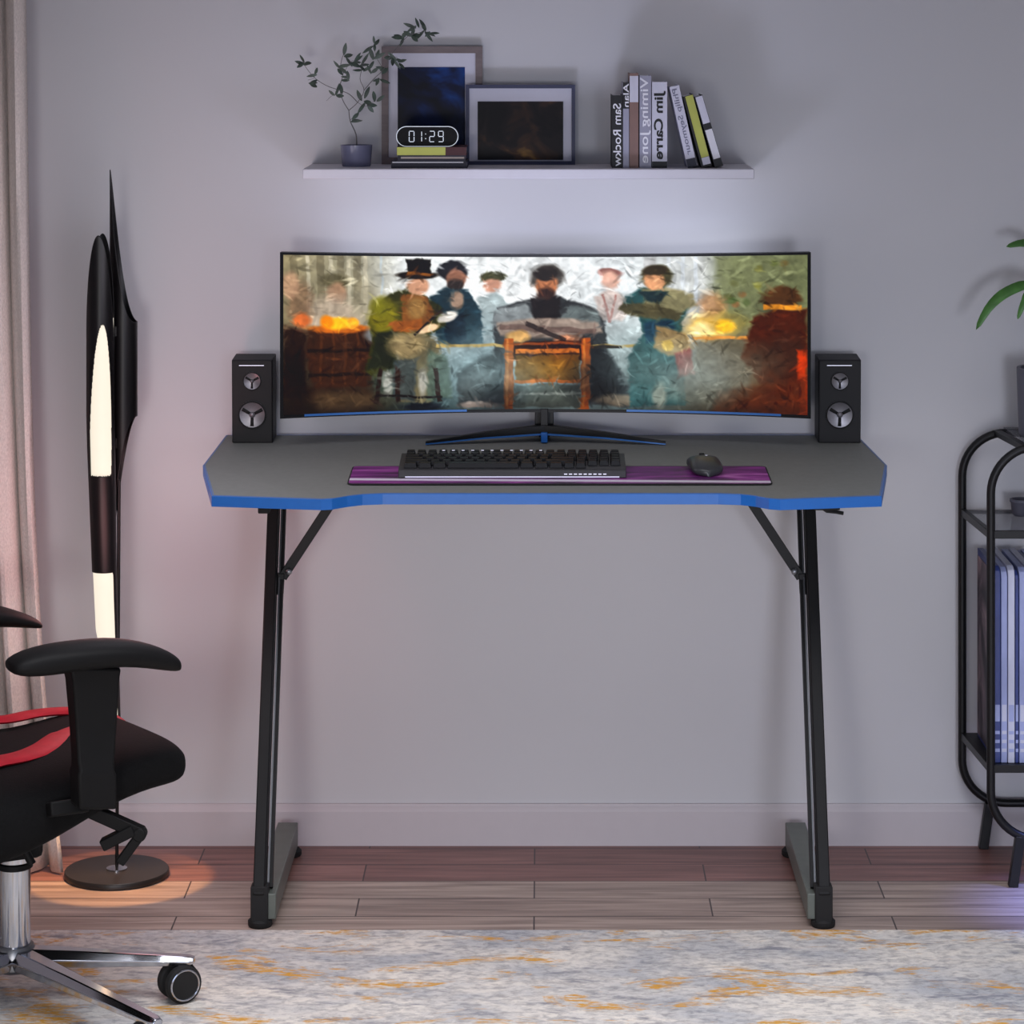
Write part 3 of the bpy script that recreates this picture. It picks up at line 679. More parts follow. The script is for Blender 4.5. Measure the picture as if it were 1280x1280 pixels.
ms = thing('computer_mouse', (.286, -.372, zt(-.372)+.0036), 'dark grey computer mouse on the right end of the purple mat', 'mouse', rx=TILT, rz=.12)
mb = MB(); rings = []
for i in range(15):
    t_ = i/14; y = -.050+.095*t_
    w = .031*math.sqrt(max(.02, 1-(2*t_-1)**4))*(1-.08*math.sin(PI*t_)); h = .034*math.sin(PI*min(1, .12+.83*t_*.95+.0))**.8+.002
    h = .006+.021*math.sin(PI*(.10+.82*(1-t_)**.85))
    rings.append([Vector((w*math.copysign(abs(math.cos(a))**.75, math.cos(a)), y, max(0, h*.45+h*.55*math.copysign(abs(math.sin(a))**.7, math.sin(a)) if math.sin(a) > 0 else h*.45*(1+math.sin(a))))) for a in [2*PI*k/20 for k in range(20)]])
mb.loop(rings)
mbody = obj('shell', mb, 'mouse', ms, local=True, angle=60)
obj('scroll_wheel', MB().cyl((-.004, .026, .018), (.004, .026, .018), .009, 20), 'dark', ms, local=True)
obj('light_mark', MB().bar((.004, .006, .0262), (.012, .026, .0215), .004, .002), 'legend', ms, local=True)

# ---------------------------------------------------------------- wall shelf
SZ = 1.285
sh = obj('wall_shelf', MB().bb((-.435, -.2, 1.2665), (.387, 0, SZ)), 'shelfwhite', base=(0, 0, 1.2665), bevel=.002)
tag(sh, 'long white floating shelf on the back wall above the monitor', 'shelf')

def thing2(name, loc, label, cat, group=None, ry=0):
    o = bpy.data.objects.new(name, None); o.empty_display_size = .05; o.location = loc; o.rotation_euler = (0, ry, 0); COL.objects.link(o)
    ROOT[o.name] = Matrix.LocRotScale(Vector(loc), o.rotation_euler, None)
    return tag(o, label, cat, group)
def lettering(parent, s, w, ztop, zlen, mat, b0=.12, b1=.88, bold=.0, x0=0, lift=.0006):
    vs, fs = text_verts(s, bold); mb = MB()
    P3 = [Vector((x0+w*(b1-(b1-b0)*q), -lift, ztop-a*zlen)) for a, q in vs]
    mb.add(P3, fs)
    o = obj('lettering', mb, mat, parent, local=True, smooth=False, solid=.0004)
    return o
def book(loc, w, d, h, cov, label, group, ry=0, pages='white'):
    t = thing2('book', loc, label, 'book', group, ry)
    c = .0013; g = .0008
    poly = [(0, 0), (w, 0), (w, d), (w-c, d), (w-c, c*1.3), (c, c*1.3), (c, d), (0, d)]
    cv = obj('cover', MB().prism(poly, 'z', 0, h), cov, t, local=True, smooth=False)
    obj('pages', MB().bb((c, c*1.3, .002), (w-c, d-.003, h-.002)), pages, t, local=True, smooth=False)
    return t, cv
YF = -.165
def bk(u0, u1, v0, cov, label, v1=None):
    x0, x1 = X(u0, YF), X(u1, YF); h = Z(v0, YF)-SZ
    return book((x0, YF, SZ), x1-x0, .11, h, cov, label, 'upright books on the wall shelf')
t, c = bk(765, 778.3, 119, 'bblack', 'thin black book with white lettering, leftmost of the upright books on the shelf')
w = X(778.3, YF)-X(765, YF); lettering(c, 'Sam Rockw', w, .118, .115, 'letterwhite', .1, .85, .01)
t, c = bk(778.8, 786.3, 103, 'bgrey', 'thin dark-topped grey book between the black book and the brown-and-white book')
w = X(786.3, YF)-X(778.8, YF); h = Z(103, YF)-SZ
cap = obj('dark_spine_top', MB().bb((-.0001, -.0004, h-.048), (w+.0001, .0005, h)), 'bblack', c, local=True, smooth=False); cap['label'] = 'black upper part of the spine'
lettering(t, 'Alan', w, h-.002, .043, 'letterwhite', .02, .98, .01, lift=.0012)
t, c = bk(787, 798, 91.5, 'bbrown', 'tall brown and white book, tallest of the upright books on the shelf')
w = X(798, YF)-X(787, YF); h = Z(91.5, YF)-SZ
o = obj('white_spine_top', MB().bb((.0002, -.0004, h-.053), (w-.0002, .0005, h-.005)), 'bwhite', c, local=True, smooth=False); o['label'] = 'white upper part of the spine'
t, c = bk(799.5, 814, 94.5, 'bgrey', 'grey book with pale capital lettering left of the white book with bold black letters')
w = X(814, YF)-X(799.5, YF); h = Z(94.5, YF)-SZ
lettering(c, 'Viming Jone', w, h-.003, h-.012, 'letterwhite', .05, .95, .012)
t, c = bk(815, 834, 102.5, 'bwhite', 'thick white book with bold black lettering on the spine')
w = X(834, YF)-X(815, YF); h = Z(102.5, YF)-SZ
lettering(c, 'Jim Carre', w, h-.016, h-.032, 'bink', .12, .9, .03)
o = obj('black_spine_foot', MB().bb((.0002, -.0004, 0), (w-.0002, .0005, .012)), 'bblack', c, local=True, smooth=False)
def lean(ub, ut, vt, wpx, cov, label):
    x0 = X(ub, YF); xt = X(ut, YF); zt2 = Z(vt, YF); dx = xt-x0; dz = zt2-SZ; a = math.atan2(dx, dz); L = math.hypot(dx, dz)
    t, c = book((x0, YF, SZ), wpx*(YF+CD)/F, .11, L, cov, label, 'leaning books on the wall shelf', ry=a)
    return t, c, wpx*(YF+CD)/F, L
t, c, w, L_ = lean(859.5, 837, 109, 12, 'bwhite', 'white book leaning left with grey lettering, first of the leaning books')
lettering(c, 'Philip Seymour', w, L_-.005, L_-.028, 'lettergrey', .15, .85, .01)
o = obj('navy_spine_foot', MB().bb((.0002, -.0004, 0), (w-.0002, .0005, .016)), 'bnavy', c, local=True, smooth=False)
t, c, w, L_ = lean(877, 853.5, 121, 13, 'bblack', 'lime green and black book leaning between two pale leaning books')
o = obj('lime_spine_panel', MB().bb((w*.22, -.0006, .018), (w*.97, .0005, L_-.001)), 'byellow', c, local=True, smooth=False); o['label'] = 'lime green spine panel'
o = obj('white_spine_foot', MB().bb((w*.22, -.0006, .004), (w*.97, .0005, .0175)), 'bwhite', c, local=True, smooth=False)
t, c, w, L_ = lean(894, 868, 121.5, 10.5, 'bblack', 'black book with two white spine labels, rightmost of the leaning books')
obj('spine_label', MB().bb((w*.1, -.0006, L_-.052), (w*.95, .0005, L_-.001)), 'bwhite', c, local=True, smooth=False)
obj('spine_label', MB().bb((w*.1, -.0006, .016), (w*.95, .0005, L_-.064)), 'white', c, local=True, smooth=False)

# flat stack with the clock
YK = -.17
def flat(u0, u1, v0, v1, cov, label, pages='white'):
    x0, x1 = X(u0, YK), X(u1, YK); zt_, zb_ = v0, v1
    return book((x0, YK, zt_), zt_-zb_, .105, x1-x0, cov, label, 'books lying flat under the clock', ry=PI/2, pages=pages)
zA, zB, zC_ = SZ+.0125, SZ+.0235, SZ+.0385
t, c = flat(489, 584, zA, SZ, 'bnavy', 'navy blue book with a white spine line, bottom of the flat stack on the shelf')
obj('white_spine_line', MB().bb((.0008, -.0004, .002), (.0030, .0003, .132)), 'white', c, local=True, smooth=False)
t, c = flat(497, 582, zB, zA, 'bnavy', 'dark book with a beige stripe, middle of the flat stack on the shelf')
obj('beige_spine_stripe', MB().bb((.0028, -.0004, .006), (.0062, .0003, .122)), 'bbeige', c, local=True, smooth=False)
t, c = flat(496, 583, zC_, zB, 'bmaroon', 'lime yellow and maroon book directly under the digital clock')
o = obj('yellow_spine_panel', MB().bb((.0002, -.0005, .0004), (.0148, .0003, .089)), 'byellow', c, local=True, smooth=False); o['label'] = 'lime yellow part of the spine'
ck = thing('digital_clock', (X(534, -.15), -.14, zC_), 'black pill-shaped digital clock showing 01:29 with a white rim, standing on the flat books', 'clock')
x0, x1 = X(495, -.16), X(573, -.16); z0, z1 = zC_, zC_+.038; r = (z1-z0)/2; zc = (z0+z1)/2
def pill(off=0):
    rr = r-off; pts = []
    for cxx, a0 in ((x1-r, -PI/2), (x0+r, PI/2)):
        for k in range(17): a = a0+PI*k/16; pts.append((cxx+rr*math.cos(a), zc+rr*math.sin(a)))
    return pts
obj('case', MB().prism(pill(), 'y', -.158, -.12), 'plastic', ck, angle=50)
obj('rim', MB().tube([(x, -.1585, z) for x, z in pill(.0008)], .0007, 8, close=True), 'digit', ck)
seg = MB()
def digit(ch, u):
    sg = {'0': 'abcdef', '1': 'bc', '2': 'abged', '9': 'abcdfg'}[ch]
    W2 = .0062; H2 = .0193/2; xc = X(u, -.16); th = .0013
    dd = {'a': (0, H2*2, 1), 'g': (0, H2, 1), 'd': (0, 0, 1), 'f': (-W2/1.4, H2*1.5, 0), 'b': (W2/1.4, H2*1.5, 0), 'e': (-W2/1.4, H2*.5, 0), 'c': (W2/1.4, H2*.5, 0)}
    for s_ in sg:
        a, b, hz = dd[s_]; z = zc-H2+b
        if hz: seg.bb((xc-W2*.62, -.1592, z-th/2), (xc+W2*.62, -.1575, z+th/2))
        else: seg.bb((xc+a-th/2, -.1592, z-H2*.42), (xc+a+th/2, -.1575, z+H2*.42))
for ch, u in (('0', 514.5), ('1', 524), ('2', 540), ('9', 551)): digit(ch, u)
for dz in (-.004, .0045): seg.bb((X(532, -.16)-.0008, -.1592, zc+dz-.0008), (X(532, -.16)+.0008, -.1575, zc+dz+.0008))
obj('time_digits', seg, 'digit', ck, smooth=False)['label'] = 'white digits reading 01:29'

# picture frames
def frame(u0, u1, v0, yb, wpx, m0, m1, mt, mb_, fm, pm, label, th=.016, mtop=None):
    x0, x1 = X(u0, yb-th), X(u1, yb-th); zt_ = Z(v0, yb-th); y1 = yb; y0 = yb-th; w = wpx*(yb-th+CD)/F
    t = thing('picture_frame', ((x0+x1)/2, yb-th/2, SZ), label, 'picture frame', 'picture frames on the wall shelf')
    m = MB().bb((x0, y0, SZ), (x0+w, y1, zt_)).bb((x1-w, y0, SZ), (x1, y1, zt_)).bb((x0+w, y0, zt_-w), (x1-w, y1, zt_)).bb((x0+w, y0, SZ), (x1-w, y1, SZ+w))
    obj('frame', m, fm, t, smooth=False)
    obj('mount', MB().bb((x0+w*.9, y0+.006, SZ+w*.9), (x1-w*.9, y1-.001, zt_-w*.9)), 'mat', t, smooth=False)
    obj('picture', MB().bb((X(m0, y0), y0+.0045, Z(mb_, y0)), (X(m1, y0), y0+.0065, Z(mt, y0))), pm, t, smooth=False)
    return t
t = frame(477, 603, 58, -.004, 8.5, 497, 581, 84, 192, 'framewood', 'nightprint', 'tall taupe picture frame with a white mount and dark blue picture, behind the digital clock')
t = frame(582, 719, 106, -.024, 4.5, 597, 704, 127, 200, 'framenavy', 'darkprint', 'wide navy-edged picture frame with a dark brown picture, in front of the tall frame')

# plant on the shelf
YP = -.1
pl = thing('olive_plant', (X(446, YP), YP, SZ), 'small olive twig plant with thin dark leaves in a frosted pot on the shelf', 'potted plant')
rp = X(465, YP)-X(445, YP)
hp = Z(181, YP)-SZ
obj('pot', MB().lathe([(rp*.86, 0), (rp*.9, .002), (rp, hp), (rp*.93, hp), (rp*.88, hp*.8), (.0005, hp*.78)], (X(445.5, YP), YP, SZ), 36), 'pot', pl)
obj('soil', MB().lathe([(rp*.87, hp*.76), (rp*.6, hp*.82), (.0005, hp*.84)], (X(445.5, YP), YP, SZ), 24), 'soil', pl)
br = [([(446, 186), (445, 168), (438, 152), (436, 138)], 1.6), ([(436, 138), (428, 124), (425, 108), (429, 92), (426, 80), (430, 66)], 1.1), ([(436, 138), (447, 128), (455, 113), (450, 98), (455, 78)], 1.1),
      ([(447, 128), (437, 118), (425, 113), (408, 107), (393, 97), (381, 82), (376, 70)], 1.0), ([(455, 113), (466, 100), (480, 86), (488, 70), (500, 55), (512, 44), (528, 40)], 1.0),
      ([(480, 88), (470, 70), (468, 54)], .7), ([(393, 97), (395, 84)], .6), ([(385, 100), (393, 98)], .6), ([(426, 122), (418, 118), (408, 126)], .6), ([(447, 128), (458, 133), (468, 126)], .6), ([(438, 150), (446, 142)], .6), ([(488, 70), (497, 72)], .6), ([(429, 92), (440, 76), (450, 80)], .6)]
yoff = [0, .012, -.012, .02, -.02, -.01, .02, .03, .02, -.03, .0, -.03, -.01]
mb = MB(); tips = []
for i, (pts, w) in enumerate(br):
    pp = []
    for k, (u, v) in enumerate(pts):
        yy = YP+yoff[i]*min(1, k/2) if i > 0 else YP
        if i in (1, 2, 3, 4) and k == 0: yy = YP
        pp.append(P(u, v, yy))
    # smooth
    sp = []
    for k in range(len(pp)-1):
        for q in range(4):
            t_ = q/4; p0 = pp[max(k-1, 0)]; p1 = pp[k]; p2 = pp[k+1]; p3 = pp[min(k+2, len(pp)-1)]
            sp.append(.5*((2*p1)+(-p0+p2)*t_+(2*p0-5*p1+4*p2-p3)*t_*t_+(-p0+3*p1-3*p2+p3)*t_**3))
    sp.append(pp[-1]); mb.tube(sp, [w*.00075*(1-.4*k/len(sp)) for k in range(len(sp))], 6)
    tips.append(sp)
obj('twigs', mb, 'stem', pl)
lf = MB()
def leaf(p, dr, L, W, mbx, curl=.15, n=5):
    dr = dr.normalized(); sd = dr.cross(Vector((random.uniform(-.4, .4), -1, random.uniform(-.4, .4)))).normalized(); nn = sd.cross(dr)
    vs = []
    for k in range(n+1):
        t_ = k/n; c_ = p+dr*L*t_+nn*curl*L*t_*t_; w_ = W*math.sin(PI*min(.97, t_*.92+.06))**.8
        vs += [c_-sd*w_/2, c_+nn*w_*.12, c_+sd*w_/2]
    fs = []
    for k in range(n):
        a = k*3; fs += [(a, a+1, a+4, a+3), (a+1, a+2, a+5, a+4)]
    mbx.add(vs, fs)
cl = [(380, 80, 5), (386, 103, 3), (395, 92, 2), (420, 119, 3), (424, 84, 4), (431, 70, 3), (441, 76, 3), (437, 99, 3), (425, 104, 2), (451, 82, 4), (456, 88, 2), (468, 56, 4), (468, 75, 4), (466, 93, 2), (474, 98, 3), (484, 86, 3), (491, 74, 4), (497, 78, 3), (504, 46, 4), (515, 46, 5), (522, 34, 3), (532, 38, 5), (538, 40, 2), (454, 125, 3), (459, 132, 2), (470, 127, 2), (447, 142, 2), (438, 151, 2)]
for u, v, k in cl:
    for q in range(k):
        a = random.uniform(0, 2*PI); dr = Vector((math.cos(a), random.uniform(-.5, .3), math.sin(a)*.8+.15))
        leaf(P(u+random.uniform(-2, 2), v+random.uniform(-2, 2), YP+random.uniform(-.02, .01)), dr, random.uniform(.014, .026), random.uniform(.005, .0085), lf, random.uniform(-.2, .3))
obj('leaves', lf, 'leafd', pl)

# ---------------------------------------------------------------- floor lamp
LX, LY = X(146, -.2), -.2
lamp = thing('floor_lamp', (LX, LY, 0), 'tall black sculptural tube floor lamp with glowing oval openings left of the desk', 'floor lamp')
base = obj('base_plate', MB().lathe([(.092, 0), (.0945, .002), (.0945, .010), (.093, .012), (.0005, .012)], (LX, LY, 0), 64), 'lampbase', lamp)
obj('collar', MB().lathe([(.019, .012), (.019, .0145), (.006, .018), (.0005, .018)], (LX, LY, 0), 32), 'chrome', base)
obj('pole', MB().cyl((LX, LY, .014), (X(148, LY), LY+.008, Z(600, LY)), .0032, 14), 'lampblack', lamp)
def shell(name, cu, rpx, Y, vtop, vbot, mat, hole=None, n=96, m=150, cshift=None, thick=.0012, rfun=None):
    mb = MB(); k0 = (Y+CD)/F; r = rpx*k0; vs = []; uv = []
    for j in range(m+1):
        for i in range(n):
            th = 2*PI*i/n; v0 = vtop(th); v1 = vbot(th); v = v0+(v1-v0)*j/m
            rr = r*(rfun(v) if rfun else 1); c = cu+(cshift(v) if cshift else 0)
            vs.append(Vector((X(c, Y)+rr*math.cos(th), Y-rr*math.sin(th), Z(v, Y)))); uv.append((th, v))
    fs = []
    for j in range(m):
        for i in range(n):
            l = (i+1) % n; a, b, c_, d_ = j*n+i, j*n+l, (j+1)*n+l, (j+1)*n+i
            if hole:
                thm = 2*PI*(i+.5)/n; vm = (uv[a][1]+uv[b][1]+uv[c_][1]+uv[d_][1])/4
                if hole(thm, vm, cu+(cshift(vm) if cshift else 0)+rpx*(rfun(vm) if rfun else 1)*math.cos(thm)): continue
            fs.append((a, b, c_, d_))
    mb.add(vs, fs)
    return obj(name, mb, mat, lamp, solid=thick)
YA, YB_ = -.218, -.172
def cshA(v): return 5*max(0, (v-520)/194)
def rA(v): return 1-.12*max(0, (v-560)/150) if v < 720 else .88
def holeA(th, v, u):
    if math.sin(th) <= 0: return False
    if 404 < v < 593:
        q = (593-v)/189; return abs(u-(127.3+3.7*q*q)) < 14.3*math.sqrt(max(0, 1-q*q))
    return False
def botA(th):
    c = math.cos(th); t_ = min(1, max(0, (c-.80)/.12)); t_ = t_*t_*(3-2*t_)
    return 714+190*t_
shell('tube_shade', 125.5, 17.5, YA, lambda th: 293+150*(1-abs(math.sin(th))), botA, 'lampblack', holeA, 140, 260, cshA, rfun=rA)
shell('glowing_diffuser', 127, 14.8, YA, lambda th: 398, lambda th: 600, 'lampglow', None, 48, 10, cshA)
shell('glowing_diffuser', 130, 14.6, YA, lambda th: 700, lambda th: 842+58*math.cos(th), 'lampglow', None, 64, 20, lambda v: 1.0+3*max(0, (v-714)/100), rfun=lambda v: 1-.12*max(0, (v-714)/100))
def topB(th):
    t_ = (1+math.cos(th))/2
    return 212+190*(1-(1-t_)**2.3)
def botB(th):
    t_ = (1+math.cos(th))/2
    return 700-180*(1-(1-t_)**1.9)
shell('tall_tube_shade', 154.5, 17.3, YB_, topB, botB, 'lampblack', None, 96, 60)
obj('tube_bracket', MB().bb((X(136, LY), -.205, Z(560, LY)), (X(146, LY), -.185, Z(548, LY))).bb((X(136, LY), -.205, Z(420, LY)), (X(146, LY), -.185, Z(408, LY))), 'lampblack', lamp)

# cloth bag-like folded curtain end is part of the curtain ; nothing else stands there

# ---------------------------------------------------------------- swivel chair
CHX, CHY = X(18, -.87), -.87
RZ = math.radians(28.6)
ch = thing('gaming_chair', (CHX, CHY, 0), 'black and red swivel chair with padded arms and chrome base, left foreground', 'office chair', rz=RZ)
def gp(u, v, z):
    d = F*(CH-z)/(v-CV); return Vector(((u-CU)*d/F, d-CD, z))
# seat loft in local coordinates
def loft(secs, n=28, e=2.6):
    rings = []
    for x, z1, z0, hw in secs:
        zc_ = (z1+z0)/2; hh = (z1-z0)/2; ring = []
        for k in range(n):
            a = 2*PI*k/n; ca, sa = math.cos(a), math.sin(a)
            ring.append(Vector((x, hw*math.copysign(abs(ca)**(2/e), ca), zc_+hh*math.copysign(abs(sa)**(2/e), sa)-(.07*max(0, min(1, (x+.05)/.12))*hw*math.copysign(abs(ca)**(2/e), ca)))))
        rings.append(ring)
    return MB().loop(rings)
S = [(-.29, .395, .31, .20), (-.27, .402, .285, .235), (-.18, .402, .262, .25), (-.09, .400, .268, .25), (-.01, .398, .292, .245), (.06, .403, .318, .24), (.11, .412, .334, .236), (.15, .418, .342, .232), (.18, .420, .344, .226), (.20, .417, .346, .216), (.213, .408, .354, .20), (.217, .392, .37, .17)]
obj('seat', loft(S, e=3.6), 'fabric', ch, local=True, angle=80, sub=1)
ring_px = [(-40, 955), (0, 951), (30, 945), (55, 935), (75, 922), (95, 913), (120, 909), (146, 909), (135, 898), (110, 891), (80, 889), (45, 892), (10, 899), (-40, 906)]
zr = .404
mid = [gp(u, v, zr) for u, v in ring_px]
inner = []
cen = gp(30, 918, zr)
rg = MB(); rings = []
mm = len(mid)
dense = []
for k in range(mm):
    p0, p1, p2, p3 = mid[k-1], mid[k], mid[(k+1) % mm], mid[(k+2) % mm]
    for q in range(5):
        t_ = q/5; dense.append(.5*((2*p1)+(-p0+p2)*t_+(2*p0-5*p1+4*p2-p3)*t_*t_+(-p0+3*p1-3*p2+p3)*t_**3))
N_ = len(dense)
for k in range(N_):
    tg = (dense[(k+1) % N_]-dense[k-1]).normalized(); sd = Vector((-tg.y, tg.x, 0))
    nearw = .026 if dense[k].y < cen.y else .020
    rings.append([dense[k]+sd*nearw*math.cos(a)+Vector((0, 0, .006*math.sin(a))) for a in [2*PI*j/10 for j in range(10)]])
rg.loop(rings, close=True)
obj('red_seat_trim', rg, 'red', ch)['label'] = 'red vinyl band on the black seat'
obj('mechanism', MB().bb((-.13, -.06, .238), (.03, .06, .30)), 'plastic', ch, local=True, bevel=.01)
# backrest (beyond the left edge of the photo)
B = [(0, .40, .27), (.06, .20, .27), (.0, 0, 0)]
bsec = []
rings = []
for i in range(13):
    t_ = i/12; z = .36+.78*t_; x = -.33-.16*t_; hw = .235+.03*math.sin(PI*min(1, t_*1.3))-(.10*max(0, t_-.8)/.2)
    th = .045-.01*t_
    rings.append([Vector((x+th*math.copysign(abs(math.cos(a))**.8, math.cos(a))-.02*0, hw*math.copysign(abs(math.sin(a))**.8, math.sin(a)), z)) for a in [2*PI*k/24 for k in range(24)]])
obj('backrest', MB().loop(rings), 'fabric', ch, local=True, angle=80)
rings2 = []
for sgn in (-1, 1):
    mbr = MB().tube([(-.33-.16*t_+.035, sgn*(.19-.02*t_), .40+.70*t_) for t_ in [i/10 for i in range(11)]], .022, 12)
    obj('red_back_trim', mbr, 'red', ch, local=True)
obj('back_bracket', MB().bar((-.10, 0, .262), (-.37, 0, .30), .09, .02, side=(0, 1, 0)).bar((-.36, 0, .29), (-.42, 0, .50), .08, .02, side=(0, 1, 0)), 'plastic', ch, local=True, bevel=.003)
# arms
def arm(side, pts, Yd, post, hw=.043):
    ctr = []
    rings = []
    dirv = Vector((math.cos(RZ), math.sin(RZ), 0)); lat = Vector((-math.sin(RZ), math.cos(RZ), 0))
    for u, vt, vb in pts:
        # intersect pixel with vertical plane of this arm
        o = Vector((CHX, CHY, 0))+lat*side
        # solve s: (o + dirv*s) projects on u
        k = (u-CU)/F
        s = (k*(o.y+CD)-o.x)/(dirv.x-k*dirv.y)
        p = o+dirv*s; z1 = Z(vt, p.y); z0 = Z(vb, p.y)
        q = (u-pts[0][0])/(pts[-1][0]-pts[0][0]); w = hw*(.35+.65*math.sin(PI*min(1, max(0, .08+.84*q)))**.5)
        if u == pts[0][0]: w *= .55
        zc_ = (z1+z0)/2; hh = (z1-z0)/2
        rings.append([p+lat*w*math.copysign(abs(math.cos(a))**.85, math.cos(a))+Vector((0, 0, zc_+hh*math.copysign(abs(math.sin(a))**.8, math.sin(a)))) for a in [2*PI*j/20 for j in range(20)]])
    ap = obj('armrest_pad', MB().loop(rings), 'plastic', ch, angle=80, sub=1)
    o = Vector((CHX, CHY, 0))+lat*side
    def at(u, v):
        k = (u-CU)/F; s = (k*(o.y+CD)-o.x)/(dirv.x-k*dirv.y); p = o+dirv*s; return Vector((p.x, p.y, Z(v, p.y)))
    mb = MB(); rr = []
    for ul, ur, v, th in post:
        a, b = at(ul, v), at(ur, v)
        rr.append([a-lat*th, b-lat*th, b+lat*th, a+lat*th])
    mb.loop(rr)
    pt = obj('arm_post', mb, 'plastic', ch, bevel=.004)
    return at
near = [(10, 829, 837), (14, 824, 842), (30, 814, 845.5), (60, 806, 843), (90, 802, 838), (120, 799, 834), (150, 798, 831.5), (180, 802.5, 834), (203, 810, 837), (216, 817, 838), (221, 822, 836)]
at_ = arm(-.28, near, 0, [(82, 146, 832, .022), (86, 144, 850, .02), (90, 142, 900, .018), (93, 139, 950, .017), (94, 138, 960, .022), (92, 140, 965, .022), (94, 140, 1008, .022)])
far = [(-165, 775, 783), (-160, 768, 787), (-140, 762, 789), (-110, 757, 787), (-70, 754, 784.5), (-30, 754, 783), (0, 757, 782.5), (20, 763, 783), (37, 769, 784), (45, 773, 784), (48, 776, 783)]
arm(.28, far, 0, [(-100, -46, 784, .022), (-96, -48, 800, .02), (-92, -50, 850, .018), (-90, -50, 930, .017)])
ac = MB()
for sd_ in (-1, 1):
    ac.bar((.0, sd_*.265, .372), (.0, sd_*.08, .315), .06, .022, side=(1, 0, 0))
obj('arm_crossbar', ac, 'plastic', ch, local=True, bevel=.003)
# tilt lever under the near side
YL = -1.02
L1 = [P(96, 1008, YL), P(130, 1020, YL), P(160, 1030, YL), P(181, 1040, YL)]
mb = MB().bar(L1[0]+Vector((0, .01, 0)), P(178, 1042, YL), .02, .020, side=(0, 1, 0)).cyl(P(175, 1042, YL)+Vector((0, -.011, 0)), P(175, 1042, YL)+Vector((0, .011, 0)), .0105, 20)
mb.bar(P(178, 1040, YL), P(150, 1078, YL), .018, .015, side=(0, 1, 0)).bar(P(168, 1036, YL), P(128, 1056, YL), .024, .017, side=(0, 1, 0))
obj('tilt_lever', mb, 'plastic', ch, bevel=.002)
mb = MB().tube([P(26, 1052, -.96), P(34, 1068, -.96), P(40, 1080, -.96)], .0065, 10)
obj('height_lever', mb, 'plastic', ch)
# column and base
zt_c = .262
obj('gas_column', MB().lathe([(.0255, .088), (.0255, zt_c), (.018, zt_c), (.018, .27)], (0, 0, 0), 40), 'chrome', ch, local=True)
obj('column_collar', MB().lathe([(.0262, 0), (.029, .002), (.029, .009), (.0262, .011)], (0, 0, .212), 40), 'plastic', ch, local=True)
obj('base_hub', MB().lathe([(.030, .052), (.036, .058), (.036, .080), (.030, .092), (.0005, .092)], (0, 0, 0), 40), 'screwgrey', ch, local=True)
angs = [-3, -48, -122, 168, 112]; lens = [.287, .40, .33, .33, .31]
R3 = Matrix.Rotation(-RZ, 3, 'Z')
for a, Ln in zip(angs, lens):
    dv = R3 @ Vector((math.cos(math.radians(a)), math.sin(math.radians(a)), 0)); sdv = Vector((-dv.y, dv.x, 0))
    rr = []
    for t_, w, z0, z1 in ((.02, .024, .058, .088), (.4, .018, .060, .0845), (.8, .0145, .063, .080), (.97, .013, .064, .078), (1.0, .009, .066, .076)):
        c = dv*Ln*t_
        rr.append([c+sdv*w*.8+Vector((0, 0, z0)), c+sdv*w+Vector((0, 0, (z0+z1)/2)), c+sdv*w*.55+Vector((0, 0, z1)), c-sdv*w*.55+Vector((0, 0, z1)), c-sdv*w+Vector((0, 0, (z0+z1)/2)), c-sdv*w*.8+Vector((0, 0, z0))])
    lg = obj('base_leg', MB().loop(rr), 'chrome', ch, local=True, bevel=.0015)
    # caster: two wheels on a hooded fork
    ax = Vector((math.cos(math.radians(-58)), math.sin(math.radians(-58)), 0)); ax = R3 @ ax
    cpos = dv*(Ln-.024)+Vector((0, 0, .007+.0295))
    cs = obj('caster', MB().cyl(cpos+Vector((0, 0, .024))+dv*.012, cpos+Vector((0, 0, .034))+dv*.012, .006, 14).tube([cpos+dv*.012+Vector((0, 0, .028)), cpos+dv*.025+Vector((0, 0, .018)), cpos+dv*.0+Vector((0, 0, 0))], .006, 10), 'plastic', ch, local=True)
    for q in (-1, 1):
        c0 = cpos+ax*q*.0075; c1 = cpos+ax*q*.0215
        obj('wheel', MB().cyl(c0, c1, .0295, 36), 'dark', cs, local=True, bevel=.003)
        e1 = ax.cross(Vector((0, 0, 1))).normalized(); e2 = Vector((0, 0, 1))
        obj('wheel_rim', MB().tube([c1+e1*.0235*math.cos(b)+e2*.0235*math.sin(b) for b in [2*PI*k/32 for k in range(32)]], .0018, 8, close=True), 'chrome', cs, local=True)

# ---------------------------------------------------------------- bookcase at the right
XBL, XBR = .797, 1.42
YFb, YBb = -.266, -.028
bc = thing('metal_rack', ((XBL+XBR)/2, (YFb+YBb)/2, 0), 'black rounded tube rack with glass shelves at the right edge', 'shelf unit')
def rloop(y, x0, x1, z0, z1, r):
    pts = []
    for cx_, cz_, a0 in ((x1-r, z1-r, 0), (x0+r, z1-r, PI/2), (x0+r, z0+r, PI), (x1-r, z0+r, 3*PI/2)):
        for k in range(13):
            a = a0+PI/2*k/12; pts.append(Vector((cx_+r*math.cos(a), y, cz_+r*math.sin(a))))
    return pts
obj('front_loop', MB().tube(rloop(YFb, .8065, XBR, .085, .790, .085), .0078, 12, close=True), 'black', bc)
obj('rear_loop', MB().tube(rloop(YBb, .7905, XBR, .085, .781, .082), .0078, 12, close=True), 'black', bc)
for x in (.868, XBR-.08):
    obj('top_bar', MB().bar((x-.012, YBb, .781), (x+.002, YFb, .787), .014, .010, side=(1, 0, 0)), 'black', bc)
